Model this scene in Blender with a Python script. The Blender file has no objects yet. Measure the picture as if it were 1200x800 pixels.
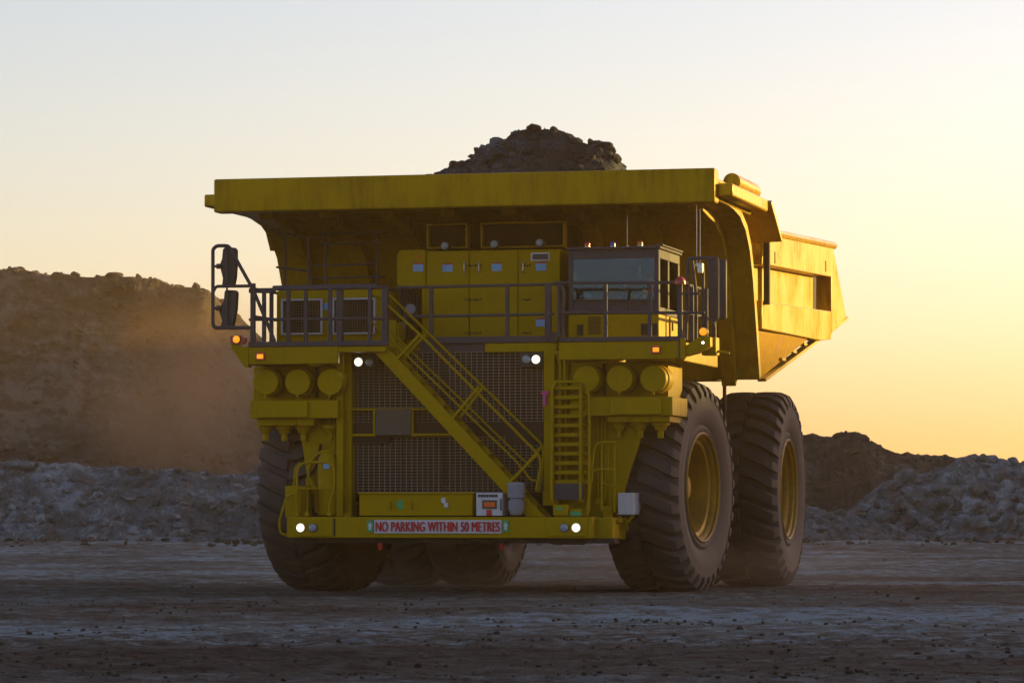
import bpy, math, random
import numpy as np
from mathutils import Vector, Matrix
R = math.radians
random.seed(7); rng = np.random.default_rng(7)
scene = bpy.context.scene
col = scene.collection
F = 4300.0; PITCH = math.atan(198/F); CAMZ = 1.4
YAW = R(14); CY, SY = math.cos(YAW), math.sin(YAW)
ROOT = Vector((-1.12, 61.5, 0))

# ------------------------------------------------------------------ helpers
def A(px, py, Y):
    """point of the truck (its own metres) seen at photo pixel px,py on its cross plane Y"""
    dx, dy = (px-600)/F, (400-py)/F
    d = Vector((dx, math.cos(PITCH)-math.sin(PITCH)*dy, math.sin(PITCH)+math.cos(PITCH)*dy))
    n = Vector((SY, CY, 0)); cam = Vector((0, 0, CAMZ))
    t = (Y + n.dot(ROOT-cam))/n.dot(d)
    w = cam + d*t - ROOT
    return Vector((w.x*CY - w.y*SY, w.x*SY + w.y*CY, w.z))
def XZ(px, py, Y):
    p = A(px, py, Y); return p.x, p.z

def SX(px, py, X):
    """the same for the truck's lengthwise plane X: returns (Y, Z)"""
    dx, dy = (px-600)/F, (400-py)/F
    d = Vector((dx, math.cos(PITCH)-math.sin(PITCH)*dy, math.sin(PITCH)+math.cos(PITCH)*dy))
    n = Vector((CY, -SY, 0)); cam = Vector((0, 0, CAMZ))
    t = (X + n.dot(ROOT-cam))/n.dot(d); w = cam + d*t - ROOT
    return (w.x*SY + w.y*CY, w.z)
def tag(o, label=None, cat=None, group=None, kind=None):
    if label: o['label'] = label
    if cat: o['category'] = cat
    if group: o['group'] = group
    if kind: o['kind'] = kind
    return o
def empty(name, loc, rz=0):
    o = bpy.data.objects.new(name, None); col.objects.link(o)
    o.location = loc; o.rotation_euler = (0, 0, rz); o.empty_display_size = .3
    return o

class MB:
    def __init__(s): s.v = []; s.f = []; s.m = []; s.cur = 0
    def add(s, vs, fs):
        n = len(s.v); s.v += [tuple(v) for v in vs]
        s.f += [tuple(i+n for i in f) for f in fs]; s.m += [s.cur]*len(fs)
        return s
    def box(s, x0, x1, y0, y1, z0, z1):
        if x0 > x1: x0, x1 = x1, x0
        if y0 > y1: y0, y1 = y1, y0
        if z0 > z1: z0, z1 = z1, z0
        vs = [(x, y, z) for z in (z0, z1) for y in (y0, y1) for x in (x0, x1)]
        return s.add(vs, [(0,2,3,1),(4,5,7,6),(0,1,5,4),(2,6,7,3),(0,4,6,2),(1,3,7,5)])
    def pbox(s, a, b, c, d, Y0, Y1):
        """box whose front face covers photo pixels a..c by b..d on plane Y0"""
        mx, my = (a+c)/2, (b+d)/2
        return s.box(A(a, my, Y0).x, A(c, my, Y0).x, Y0, Y1, A(mx, d, Y0).z, A(mx, b, Y0).z)
    def prism(s, poly, axis, a0, a1):
        """poly of 2D points extruded along axis: 'x' (y,z), 'y' (x,z), 'z' (x,y)"""
        n = len(poly)
        def P(p, a):
            return {'x': (a, p[0], p[1]), 'y': (p[0], a, p[1]), 'z': (p[0], p[1], a)}[axis]
        vs = [P(p, a0) for p in poly]+[P(p, a1) for p in poly]
        fs = [tuple(range(n)), tuple(range(2*n-1, n-1, -1))]
        fs += [(i, i+n, (i+1) % n+n, (i+1) % n) for i in range(n)]
        return s.add(vs, fs)
    def cyl(s, p, q, r0, r1=None, n=16, caps=True):
        p, q = Vector(p), Vector(q); r1 = r0 if r1 is None else r1
        d = (q-p).normalized(); u = d.orthogonal().normalized(); w = d.cross(u)
        vs = []
        for c, r in ((p, r0), (q, r1)):
            vs += [c+(u*math.cos(2*math.pi*i/n)+w*math.sin(2*math.pi*i/n))*r for i in range(n)]
        fs = [(i, (i+1) % n, (i+1) % n+n, i+n) for i in range(n)]
        if caps: fs += [tuple(range(n-1, -1, -1)), tuple(range(n, 2*n))]
        return s.add(vs, fs)
    def tube(s, pts, r, n=8, closed=False):
        pts = [Vector(p) for p in pts]; N = len(pts); vs = []; fs = []
        up = None
        for i, p in enumerate(pts):
            a = pts[i-1] if (i > 0 or closed) else p
            b = pts[(i+1) % N] if (i < N-1 or closed) else p
            d = (b-a).normalized()
            if up is None: up = d.orthogonal().normalized()
            up = (up - d*up.dot(d))
            if up.length < 1e-4: up = d.orthogonal()
            up.normalize(); w = d.cross(up)
            vs += [p+(up*math.cos(2*math.pi*k/n)+w*math.sin(2*math.pi*k/n))*r for k in range(n)]
        for i in range(N if closed else N-1):
            j = (i+1) % N
            fs += [(i*n+k, i*n+(k+1) % n, j*n+(k+1) % n, j*n+k) for k in range(n)]
        if not closed:
            fs += [tuple(range(n-1, -1, -1)), tuple((N-1)*n+k for k in range(n))]
        return s.add(vs, fs)
    def bar(s, p, q, w, h, up=(0, 0, 1)):
        p, q = Vector(p), Vector(q); d = (q-p).normalized(); up = Vector(up)
        sd = d.cross(up)
        if sd.length < 1e-3: sd = d.cross(Vector((0, 1, 0)))
        sd.normalize(); u = sd.cross(d)
        vs = []
        for c in (p, q):
            for a, b in ((-1, -1), (1, -1), (1, 1), (-1, 1)): vs.append(c+sd*a*w/2+u*b*h/2)
        return s.add(vs, [(0,1,2,3),(7,6,5,4),(0,4,5,1),(1,5,6,2),(2,6,7,3),(3,7,4,0)])
    def lathe(s, prof, c, n=48, a0=0, a1=2*math.pi):
        """profile of (x, r) spun about an axis along X through c"""
        c = Vector(c); m = len(prof); full = abs(a1-a0-2*math.pi) < 1e-6
        vs = []
        for i in range(n if full else n+1):
            a = a0+(a1-a0)*i/n
            vs += [(c.x+x, c.y+r*math.cos(a), c.z+r*math.sin(a)) for x, r in prof]
        fs = []
        for i in range(n):
            j = (i+1) % n if full else i+1
            fs += [(i*m+k, i*m+k+1, j*m+k+1, j*m+k) for k in range(m-1)]
        return s.add(vs, fs)
    def dome(s, c, r, n=10, m=5, sz=1.0, d='z'):
        vs = []; fs = []
        for j in range(m+1):
            t = math.pi/2*j/m
            for i in range(n):
                a = 2*math.pi*i/n; x, y, z = r*math.cos(t)*math.cos(a), r*math.cos(t)*math.sin(a), r*sz*math.sin(t)
                if d == '-y': x, y, z = x, -z, y
                vs.append((c[0]+x, c[1]+y, c[2]+z))
        for j in range(m): fs += [(j*n+i, j*n+(i+1) % n, (j+1)*n+(i+1) % n, (j+1)*n+i) for i in range(n)]
        return s.add(vs, fs)
    def mesh(s, name, mats, smooth=35):
        me = bpy.data.meshes.new(name); me.from_pydata(s.v, [], s.f)
        if not isinstance(mats, (list, tuple)): mats = [mats]
        for m in mats: me.materials.append(m)
        if len(mats) > 1: me.polygons.foreach_set('material_index', s.m)
        import bmesh
        b = bmesh.new(); b.from_mesh(me)
        bmesh.ops.recalc_face_normals(b, faces=b.faces); b.to_mesh(me); b.free()
        me.shade_smooth(); me.set_sharp_from_angle(angle=R(smooth)); me.update()
        return me
    def build(s, name, mats, parent=None, bevel=0, smooth=35):
        o = bpy.data.objects.new(name, s.mesh(name, mats, smooth)); col.objects.link(o)
        if parent is not None: o.parent = parent
        if bevel:
            md = o.modifiers.new('bevel', 'BEVEL'); md.width = bevel; md.segments = 2
            md.limit_method = 'ANGLE'; md.angle_limit = R(40)
        return o

def arc(c, r, a0, a1, n, f):
    return [f(c[0]+r*math.cos(a0+(a1-a0)*i/n), c[1]+r*math.sin(a0+(a1-a0)*i/n)) for i in range(n+1)]
def rounded(pts, r, n=4):
    """polyline with its inner corners rounded"""
    pts = [Vector(p) for p in pts]; out = [pts[0]]
    for i in range(1, len(pts)-1):
        a, b, c = pts[i-1], pts[i], pts[i+1]
        k = min(r, (a-b).length*.45, (c-b).length*.45)
        p, q = b+(a-b).normalized()*k, b+(c-b).normalized()*k
        for j in range(n+1):
            t = j/n; out.append(p*(1-t)**2+b*2*t*(1-t)+q*t*t)
    out.append(pts[-1]); return out

# ------------------------------------------------------------------ noise
def _hash(ix, iy, iz, seed):
    h = (ix*374761393 + iy*668265263 + iz*2147483647 + seed*1274126177) & 0xffffffff
    h = ((h ^ (h >> 13))*1274126177) & 0xffffffff
    h = (h ^ (h >> 16)) & 0xffffffff
    return h/4294967295.0
def vnoise(x, y, z=0.0, seed=0):
    x = np.asarray(x, float); y = np.asarray(y, float); z = np.zeros_like(x)+z
    fx, fy, fz = np.floor(x), np.floor(y), np.floor(z)
    ix, iy, iz = fx.astype(np.int64), fy.astype(np.int64), fz.astype(np.int64)
    u, v, w = x-fx, y-fy, z-fz
    u, v, w = u*u*(3-2*u), v*v*(3-2*v), w*w*(3-2*w)
    def H(a, b, c): return _hash(ix+a, iy+b, iz+c, seed)
    l = lambda a, b, t: a+(b-a)*t
    return l(l(l(H(0,0,0), H(1,0,0), u), l(H(0,1,0), H(1,1,0), u), v),
             l(l(H(0,0,1), H(1,0,1), u), l(H(0,1,1), H(1,1,1), u), v), w)*2-1
def fbm(x, y, z=0.0, o=5, seed=0, g=.5, ridged=False):
    t = 0; a = 1; f = 1; n = 0
    for i in range(o):
        k = vnoise(x*f, y*f, z*f if not np.isscalar(z) else z, seed+i*17)
        if ridged: k = 1-2*np.abs(k)
        t = t+a*k; n += a; a *= g; f *= 2.03
    return t/n

# ------------------------------------------------------------------ materials
def newmat(name):
    m = bpy.data.materials.new(name); m.use_nodes = True
    nt = m.node_tree; return m, nt, nt.nodes['Principled BSDF'], nt.nodes['Material Output']
def N(nt, t, **k):
    n = nt.nodes.new(t)
    for a, b in k.items(): setattr(n, a, b)
    return n
def ramp(nt, pts):
    r = N(nt, 'ShaderNodeValToRGB'); e = r.color_ramp.elements
    while len(e) < len(pts): e.new(.5)
    for i, (p, c) in enumerate(pts): e[i].position = p; e[i].color = tuple(c)+(1,) if len(c) == 3 else c
    return r
def noise(nt, vec, scale, detail=5, rough=.55, dist=0):
    n = N(nt, 'ShaderNodeTexNoise'); n.inputs['Scale'].default_value = scale
    n.inputs['Detail'].default_value = detail; n.inputs['Roughness'].default_value = rough
    n.inputs['Distortion'].default_value = dist
    nt.links.new(vec, n.inputs['Vector']); return n
def mapping(nt, scale=(1, 1, 1), rot=(0, 0, 0), coord='Object'):
    c = N(nt, 'ShaderNodeTexCoord'); m = N(nt, 'ShaderNodeMapping')
    m.inputs['Scale'].default_value = scale; m.inputs['Rotation'].default_value = rot
    nt.links.new(c.outputs[coord], m.inputs['Vector']); return m.outputs[0]
def mix(nt, f, a, b, mode='MIX'):
    m = N(nt, 'ShaderNodeMix', data_type='RGBA', blend_type=mode)
    for i, v in ((0, f), (6, a), (7, b)):
        if hasattr(v, 'node'): nt.links.new(v, m.inputs[i])
        elif isinstance(v, (int, float)): m.inputs[i].default_value = v
        else: m.inputs[i].default_value = tuple(v)+(1,)
    return m.outputs[2]
def paint(name, c, rough=.42, dust=(.16, .125, .085), amount=.35, metal=0, coat=0, streak=True, scale=1.0, spec=.5, tint=(1, 1, 1)):
    m, nt, b, _ = newmat(name); L = nt.links.new
    v = mapping(nt, (1, 1, 1)); n1 = noise(nt, v, .9*scale, 6, .6)
    v2 = mapping(nt, (6, 6, .7)); n2 = noise(nt, v2, 1.6*scale, 5, .6)
    mul = N(nt, 'ShaderNodeMath', operation='MULTIPLY'); L(n1.outputs[0], mul.inputs[0]); L(n2.outputs[0], mul.inputs[1])
    r = ramp(nt, [(.20, (0, 0, 0)), (.36, (1, 1, 1))]); L(mul.outputs[0], r.inputs[0])
    am = N(nt, 'ShaderNodeMath', operation='MULTIPLY'); L(r.outputs[0], am.inputs[0]); am.inputs[1].default_value = amount
    c1 = mix(nt, am.outputs[0], c, dust)
    n3 = noise(nt, v, 14*scale, 4, .7); rr = ramp(nt, [(.3, (.85,)*3), (.7, (1.1,)*3)]); L(n3.outputs[0], rr.inputs[0])
    c2 = mix(nt, .6, c1, rr.outputs[0], 'MULTIPLY')
    L(c2, b.inputs['Base Color'])
    ro = N(nt, 'ShaderNodeMapRange'); L(mul.outputs[0], ro.inputs[0])
    ro.inputs[1].default_value = .1; ro.inputs[2].default_value = .45
    ro.inputs[3].default_value = rough-.08; ro.inputs[4].default_value = min(.95, rough+.3)
    L(ro.outputs[0], b.inputs['Roughness'])
    b.inputs['Metallic'].default_value = metal; b.inputs['Coat Weight'].default_value = coat; b.inputs['Specular IOR Level'].default_value = spec; b.inputs['Specular Tint'].default_value = tuple(tint)+(1,)
    bp = N(nt, 'ShaderNodeBump'); bp.inputs['Strength'].default_value = .12; bp.inputs['Distance'].default_value = .02
    L(n1.outputs[0], bp.inputs['Height']); L(bp.outputs[0], b.inputs['Normal'])
    return m
def flat(name, c, rough=.6, metal=0):
    return paint(name, c, rough, amount=.12, metal=metal)
def emit(name, c, s):
    m, nt, b, _ = newmat(name); b.inputs['Base Color'].default_value = tuple(c)+(1,)
    b.inputs['Emission Color'].default_value = tuple(c)+(1,); b.inputs['Emission Strength'].default_value = s
    b.inputs['Roughness'].default_value = .2; return m
YEL = (.31, .205, .001)
M = dict(
    yellow=paint('yellow_paint', YEL, .4, dust=(.20, .12, .015), amount=.22, spec=.25, tint=(1, .7, .06)),
    body=paint('dump_body_paint', (.33, .205, .001), .33, dust=(.17, .075, .003), amount=.62, spec=.6, tint=(1, .7, .06)),  # amber streaks in the dust colour imitate glossy reflections
    side=paint('sun_glare_side_paint', (.42, .25, .001), .27, dust=(.20, .065, .002), amount=.95, spec=.9, tint=(1, .7, .06), scale=1.3),  # brighter body paint: sun glare and reflection streaks put into the colour
    deckgrey=paint('blue_grey_paint', (.055, .052, .068), .55, dust=(.08, .07, .065), amount=.3, spec=.15),
    rubber=paint('dusty_rubber', (.032, .026, .026), .75, dust=(.09, .066, .054), amount=.45, scale=2),
    rim=paint('rim_paint', (.26, .14, .006), .4, dust=(.10, .07, .04), amount=.5, tint=(1, .7, .2)),
    dark=paint('dark_steel', (.024, .019, .017), .75, dust=(.07, .05, .04), amount=.35, spec=.2),
    core=paint('radiator_core', (.012, .007, .004), .9, dust=(.04, .025, .015), amount=.3, spec=.1),
    wire=paint('galvanised_wire', (.22, .19, .165), .45, amount=.2),
    panel=paint('olive_black_panel', (.055, .05, .035), .6, amount=.3),
    white=flat('white_enamel', (.5, .5, .56), .5), silver=paint('brushed_metal', (.55, .53, .5), .3, metal=.8, amount=.2),
    blue=flat('sticker_blue', (.16, .36, .62)), red=flat('sign_red', (.42, .006, .012)), green=flat('sticker_green', (.03, .30, .10)),
    hatw=flat('helmet_white', (.75, .78, .8), .4), cloth=flat('canister_cover', (.22, .22, .27), .9),
    orange=flat('orange_decal', (.7, .12, .01)), pink=flat('tag_pink', (.6, .05, .25)), frame=flat('vent_frame', (.42, .41, .44), .5),
    amber=emit('amber_lamp', (1, .30, .01), .5), lamp=emit('lit_headlamp', (1, .97, .86), 8), glow_ring=emit('reflector_glow', (1, .9, .62), .45),
    unlit=paint('unlit_lens', (.22, .25, .3), .12, amount=.1), bred=flat('red_lens', (.35, .02, .02), .2),
    bblue=flat('blue_lens', (.03, .03, .35), .2), borange=flat('orange_lens', (.55, .14, .03), .2),
    black=flat('black_plastic', (.02, .02, .022), .5), inside=flat('cab_interior', (.025, .025, .03), .9),
    skin=flat('skin', (.45, .26, .18), .6), shirt=flat('work_shirt', (.6, .12, .05), .8), trous=flat('trousers', (.03, .04, .08), .8))
def glassmat():
    m, nt, b, out = newmat('cab_glass'); L = nt.links.new; nt.nodes.remove(b)
    t = N(nt, 'ShaderNodeBsdfTransparent'); t.inputs[0].default_value = (.48, .58, .66, 1)
    g = N(nt, 'ShaderNodeBsdfGlossy'); g.inputs['Roughness'].default_value = .06; g.inputs[0].default_value = (.25, .48, .85, 1)
    mx = N(nt, 'ShaderNodeMixShader'); mx.inputs[0].default_value = .075
    L(t.outputs[0], mx.inputs[1]); L(g.outputs[0], mx.inputs[2]); L(mx.outputs[0], out.inputs[0]); return m
M['glass'] = glassmat()
def earth(name, cols, scale=1.0, rough=.95, bump=.7, stretch=(1, 1, 1), bumpd=.05, lo=.70, hi=1.12, bands=None):
    m, nt, b, _ = newmat(name); L = nt.links.new
    v = mapping(nt, stretch); vi = mapping(nt)
    n1 = noise(nt, v, .12*scale, 7, .62, .3); n2 = noise(nt, vi, 1.3*scale, 8, .65); n3 = noise(nt, vi, 9*scale, 6, .7)
    a = N(nt, 'ShaderNodeMath', operation='MULTIPLY_ADD'); L(n2.outputs[0], a.inputs[0]); a.inputs[1].default_value = .75
    w1 = N(nt, 'ShaderNodeMath', operation='MULTIPLY'); L(n1.outputs[0], w1.inputs[0]); w1.inputs[1].default_value = .75; L(w1.outputs[0], a.inputs[2])
    a2 = N(nt, 'ShaderNodeMath', operation='MULTIPLY_ADD'); L(n3.outputs[0], a2.inputs[0]); a2.inputs[1].default_value = .32
    L(a.outputs[0], a2.inputs[2])
    k = len(cols); r = ramp(nt, [(lo+.06+(hi-lo)*i/(k-1), c) for i, c in enumerate(cols)])
    sc = N(nt, 'ShaderNodeMath', operation='MULTIPLY'); L(a2.outputs[0], sc.inputs[0]); sc.inputs[1].default_value = 1.0
    L(sc.outputs[0], r.inputs[0]); cc = r.outputs[0]
    for (y0, y1, y2, y3, cb) in bands or ():                       # strips of churned darker soil running across the yard
        sp = N(nt, 'ShaderNodeSeparateXYZ'); tc = N(nt, 'ShaderNodeTexCoord'); L(tc.outputs['Object'], sp.inputs[0])
        ad = N(nt, 'ShaderNodeMath', operation='MULTIPLY_ADD'); L(a2.outputs[0], ad.inputs[0]); ad.inputs[1].default_value = 26; L(sp.outputs['Y'], ad.inputs[2])
        m1_ = N(nt, 'ShaderNodeMapRange', interpolation_type='SMOOTHSTEP'); L(ad.outputs[0], m1_.inputs[0]); m1_.inputs[1].default_value = y0+23; m1_.inputs[2].default_value = y1+23
        m2_ = N(nt, 'ShaderNodeMapRange', interpolation_type='SMOOTHSTEP'); L(ad.outputs[0], m2_.inputs[0]); m2_.inputs[1].default_value = y2+23; m2_.inputs[2].default_value = y3+23; m2_.inputs[3].default_value = .8; m2_.inputs[4].default_value = 0
        mm = N(nt, 'ShaderNodeMath', operation='MULTIPLY'); L(m1_.outputs[0], mm.inputs[0]); L(m2_.outputs[0], mm.inputs[1])
        dk = mix(nt, 1.0, cc, cb, 'MULTIPLY'); cc = mix(nt, mm.outputs[0], cc, dk)
    L(cc, b.inputs['Base Color'])
    b.inputs['Roughness'].default_value = rough; b.inputs['Specular IOR Level'].default_value = .2
    h = N(nt, 'ShaderNodeMath', operation='ADD'); L(n2.outputs[0], h.inputs[0]); L(n3.outputs[0], h.inputs[1])
    bp = N(nt, 'ShaderNodeBump'); bp.inputs['Strength'].default_value = bump; bp.inputs['Distance'].default_value = bumpd
    L(h.outputs[0], bp.inputs['Height']); L(bp.outputs[0], b.inputs['Normal']); return m
EA = dict(
    ground=earth('trodden_earth', [(.022, .014, .009), (.055, .040, .028), (.095, .097, .09), (.135, .17, .18), (.165, .22, .25)], 1.7, stretch=(.45, .8, 1), bump=1.0, bumpd=.06, lo=.62, hi=1.10, bands=[(20, 28, 38, 46, (.52, .40, .32)), (54, 58, 68, 76, (.55, .45, .37))]),
    pale=earth('pale_rubble', [(.05, .05, .048), (.10, .11, .115), (.15, .175, .19), (.21, .25, .275)], .9, bump=.8, bumpd=.2),
    brown=earth('brown_spoil', [(.03, .021, .015), (.06, .044, .034), (.09, .07, .056), (.125, .105, .09)], .6, bump=.8, bumpd=.3),
    ore=earth('ore_rock', [(.018, .018, .019), (.034, .037, .042), (.054, .061, .072), (.085, .097, .115)], 3, bump=.6, bumpd=.05),
    clod=earth('dark_clod', [(.025, .019, .015), (.05, .040, .034), (.09, .08, .075)], 5, bump=.5))

# ------------------------------------------------------------------ terrain
def grid_mesh(name, X, Y, Z, mat, kind='structure', smooth=True):
    r, c = X.shape; n = r*c
    me = bpy.data.meshes.new(name); me.vertices.add(n)
    me.vertices.foreach_set('co', np.stack([X, Y, Z], -1).astype(np.float32).ravel())
    i = np.arange(n).reshape(r, c)
    q = np.stack([i[:-1, :-1], i[:-1, 1:], i[1:, 1:], i[1:, :-1]], -1).reshape(-1, 4)
    me.loops.add(q.size); me.polygons.add(len(q))
    me.loops.foreach_set('vertex_index', q.ravel().astype(np.int32))
    me.polygons.foreach_set('loop_start', np.arange(0, q.size, 4, dtype=np.int32))
    me.update(calc_edges=True); me.validate()
    if smooth: me.shade_smooth()
    me.materials.append(mat); o = bpy.data.objects.new(name, me); col.objects.link(o)
    if kind: o['kind'] = kind
    return o
def ground_h(x, y):
    near = np.clip((y-8)/20, 0, 1)
    h = .09*fbm(x*.05, y*.4, o=5, seed=3)                       # ruts and ridges running across
    h = h+.05*fbm(x*.35, y*1.1, o=5, seed=5, g=.6)+.045*fbm(x*1.1, y*2.2, o=5, seed=6, g=.7)+.02*np.clip(fbm(x*2.5, y*4, o=3, seed=16, g=.7)-.1, 0, 1)
    far = np.clip((y-75)/60, 0, 1)
    h = h+far*.35*fbm(x*.03, y*.06, o=4, seed=9)+far*.22*fbm(x*.22, y*.35, o=5, seed=12, g=.6)
    h = h+.05*np.clip(fbm(x*.02+4, y*.35, o=3, seed=21, ridged=True)-.45, 0, 1)*2
    for yc, wd, amp in ((33.5, .7, .028), (38.5, .6, .022), (46, .7, .025), (57.5, .7, .02)):   # tread prints of trucks that crossed
        d = np.abs(y-yc-1.2*np.sin(x*.06+yc)); m = np.clip(1-(d/wd)**4, 0, 1)*np.clip(.4+1.6*fbm(x*.15, y*.3, o=3, seed=int(yc)), 0, 1)
        h = h+m*(amp*np.sin(x*2*np.pi/.42+d*5)-.03)
    return h*near
rows = np.concatenate([[-400, -200, -100, -50, -20, 0, 6, 12, 16], 1/np.linspace(1/20, 1/330, 1100), [360, 420, 500, 700, 1000, 1600, 2400]])
t = np.concatenate([[-.68, -.6, -.4, -.3, -.24], np.linspace(-.19, .19, 700), [.24, .3, .4, .6, .68]])
TT, RR = np.meshgrid(t, rows); GX = TT*(np.abs(RR)+12); GY = RR
ground = grid_mesh('ground', GX, GY, ground_h(GX, GY), EA['ground'])
ground['label'] = 'grey brown trodden earth of the haul yard'

def mound(name, prof, D, mat, slope=34, top=14, amp=.5, fine=.14, seed=0, nu=700, nv=150, wind=1.0, baseline=0):
    """ridge of tipped earth: its crest line follows prof [(lateral metres, height)]; crest stands about D metres out"""
    px = np.array([p[0] for p in prof], float); pz = np.array([p[1] for p in prof], float)
    e0, e1 = max(px[0], -.155*D), min(px[-1], .155*D); u = np.unique(np.concatenate([np.linspace(px[0], e0, 60), np.linspace(e0, e1, nu), np.linspace(e1, px[-1], 60)])); H = np.interp(u, px, pz)
    H = H+.05*amp*fbm(u*1.1, u*0+seed, o=4, seed=seed+5)*np.clip(H, 0, 3)
    v = np.linspace(0, 1, nv)
    U, V = np.meshgrid(u, v); HH = np.interp(U, u, H)
    tn = math.tan(R(slope)); wob = 2.5*wind*fbm(U*.06, U*0+seed, o=6, seed=seed, g=.6)
    run = HH/tn
    yf = D-run+wob
    fr = .62
    Y = np.where(V < fr, yf-3+(run+3)*(V/fr), D+wob+(V-fr)/(1-fr)*(top+run*1.2))
    s = np.clip((Y-yf)/np.maximum(run, .01), 0, 1)
    back = np.clip((Y-(D+wob)-top)/np.maximum(run*1.2, .01), 0, 1)
    Z = HH*s*(1-back)-.15-.25*(1-np.clip((Y-yf+3)/3, 0, 1))-.5*back
    crest = np.exp(-((Y-D-wob)/1.2)**2)
    env = np.clip((Y-yf+1)/2.5, 0, 1)
    n1 = fbm(U*.13, Y*.16, Z*.2, o=5, seed=seed+1)
    n2 = fbm(U*.7, Y*.8, Z*.8, o=5, seed=seed+2, g=.6)
    gul = fbm(U*.5, Y*.05, o=3, seed=seed+8)
    damp = 1-.75*crest
    n3 = fbm(U*1.6, Y*1.8, Z*1.8, o=5, seed=seed+3, g=.65, ridged=True)
    dz = (amp*n1+.35*amp*gul*s)*env*damp+fine*(n2+.45*n3)*env*(1-.3*crest)
    return grid_mesh(name, U, Y-dz*.5, Z+dz*.8, mat), (U, Y-dz*.5, Z+dz*.8)

def prof_px(pts, D):
    return [((px-600)/F*D, (598-py)/F*D+CAMZ) for px, py in pts]

# rocks --------------------------------------------------------------
def ico(sub):
    import bmesh
    b = bmesh.new(); bmesh.ops.create_icosphere(b, subdivisions=sub, radius=1)
    v = np.array([x.co[:] for x in b.verts]); f = np.array([[q.index for q in p.verts] for p in b.faces]); b.free(); return v, f
def rock_shapes(sub, k, seed):
    v, f = ico(sub); out = []
    for i in range(k):
        d = 1+.38*fbm(v[:, 0]*1.3+i*7, v[:, 1]*1.3, v[:, 2]*1.3+seed, o=3, seed=seed+i)
        w = v*d[:, None]
        for _ in range(5):                                        # chip flat facets off it
            nn = rng.normal(size=3); nn /= np.linalg.norm(nn); c = rng.uniform(.45, .8)
            k2 = w@nn; w = w-np.outer(np.maximum(k2-c, 0), nn)
        out.append(w*rng.uniform(.75, 1.25, 3))
    return out, f
SH1, F1 = rock_shapes(1, 8, 1); SH2, F2 = rock_shapes(2, 8, 40)
def scatter(name, pts, sizes, mat, hi=False, sink=.25, flat_=.75):
    S, Fc = (SH2, F2) if hi else (SH1, F1); nv = len(S[0]); V = []; FF = []
    for i, (p, s) in enumerate(zip(pts, sizes)):
        w = S[rng.integers(len(S))]; q = rng.normal(size=4); q /= np.linalg.norm(q)
        a, b, c, d = q
        m = np.array([[1-2*(c*c+d*d), 2*(b*c-a*d), 2*(b*d+a*c)], [2*(b*c+a*d), 1-2*(b*b+d*d), 2*(c*d-a*b)], [2*(b*d-a*c), 2*(c*d+a*b), 1-2*(b*b+c*c)]])
        x = w@m.T*s; x[:, 2] *= flat_
        V.append(x+np.array(p)+np.array([0, 0, s*(.5-sink)])); FF.append(Fc+i*nv)
    V = np.concatenate(V); FF = np.concatenate(FF)
    me = bpy.data.meshes.new(name); me.vertices.add(len(V)); me.vertices.foreach_set('co', V.astype(np.float32).ravel())
    me.loops.add(FF.size); me.polygons.add(len(FF)); me.loops.foreach_set('vertex_index', FF.ravel().astype(np.int32))
    me.polygons.foreach_set('loop_start', np.arange(0, FF.size, 3, dtype=np.int32)); me.update(calc_edges=True)
    me.shade_smooth(); me.set_sharp_from_angle(angle=R(30)); me.materials.append(mat)
    o = bpy.data.objects.new(name, me); col.objects.link(o); return o
def on_mound(g, n, lo, hi, xr, power=3.0, vmax=.66):
    U, Y, Z = g; P = []; S = []
    cols = np.where((U[0] > xr[0]) & (U[0] < xr[1]))[0]
    for _ in range(n):
        i = int(rng.uniform(.12, vmax)*(U.shape[0]-1)); j = cols[rng.integers(len(cols))]
        P.append((U[i, j], Y[i, j], Z[i, j])); S.append(lo+(hi-lo)*rng.random()**power)
    return P, S

# big brown spoil mound on the left, crest about 250 m out
D = 250
pf = [(-180, 8), (-120, 15), (-70, 17.5), (-45, 18)]+prof_px([(-60, 318), (0, 316), (20, 315), (40, 318), (60, 322), (75, 320), (110, 325), (135, 320), (160, 322), (185, 325), (205, 332), (225, 333), (240, 337), (250, 347), (262, 360), (280, 380), (300, 400), (330, 425), (380, 460), (440, 500), (520, 545), (620, 590)], D)
m1, g1 = mound('spoil_hill', pf, D, EA['brown'], slope=33, top=20, amp=1.0, fine=.27, seed=11, nu=900, nv=200, wind=1.6)
m1['label'] = 'tall brown spoil hill behind the truck on the left'
# pale rubble bank in front of it and behind the truck, crest about 165 m out
D = 165
pf = [(-140, 3.0), (-80, 3.4), (-40, 3.5)]+prof_px([(-40, 545), (0, 541), (40, 545), (60, 541), (100, 548), (130, 546), (160, 550), (200, 552), (240, 556), (300, 556), (360, 562), (440, 568), (520, 572), (600, 574), (680, 576), (760, 575), (840, 577), (900, 588), (960, 597), (1000, 606), (1080, 625)], D)
m2, g2 = mound('rubble_bank', pf, D, EA['pale'], slope=30, top=5, amp=.55, fine=.5, seed=31, nu=900, nv=140, wind=1.2)
m2['label'] = 'low pale rubble bank running behind the truck'
# dark bank on the right
D = 200
pf = prof_px([(700, 575), (760, 545), (840, 522), (900, 512), (945, 509), (965, 510), (980, 509), (985, 504), (1008, 505), (1015, 512), (1025, 519), (1038, 524), (1045, 526), (1052, 531), (1090, 535), (1130, 537), (1180, 545), (1260, 560), (1400, 585), (1500, 615)], D)
m3, g3 = mound('spoil_bank', pf, D, EA['brown'], slope=31, top=10, amp=.6, fine=.4, seed=51, nu=600, nv=140, wind=1.5)
m3['label'] = 'dark brown spoil bank on the right behind the rear wheels'
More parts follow.
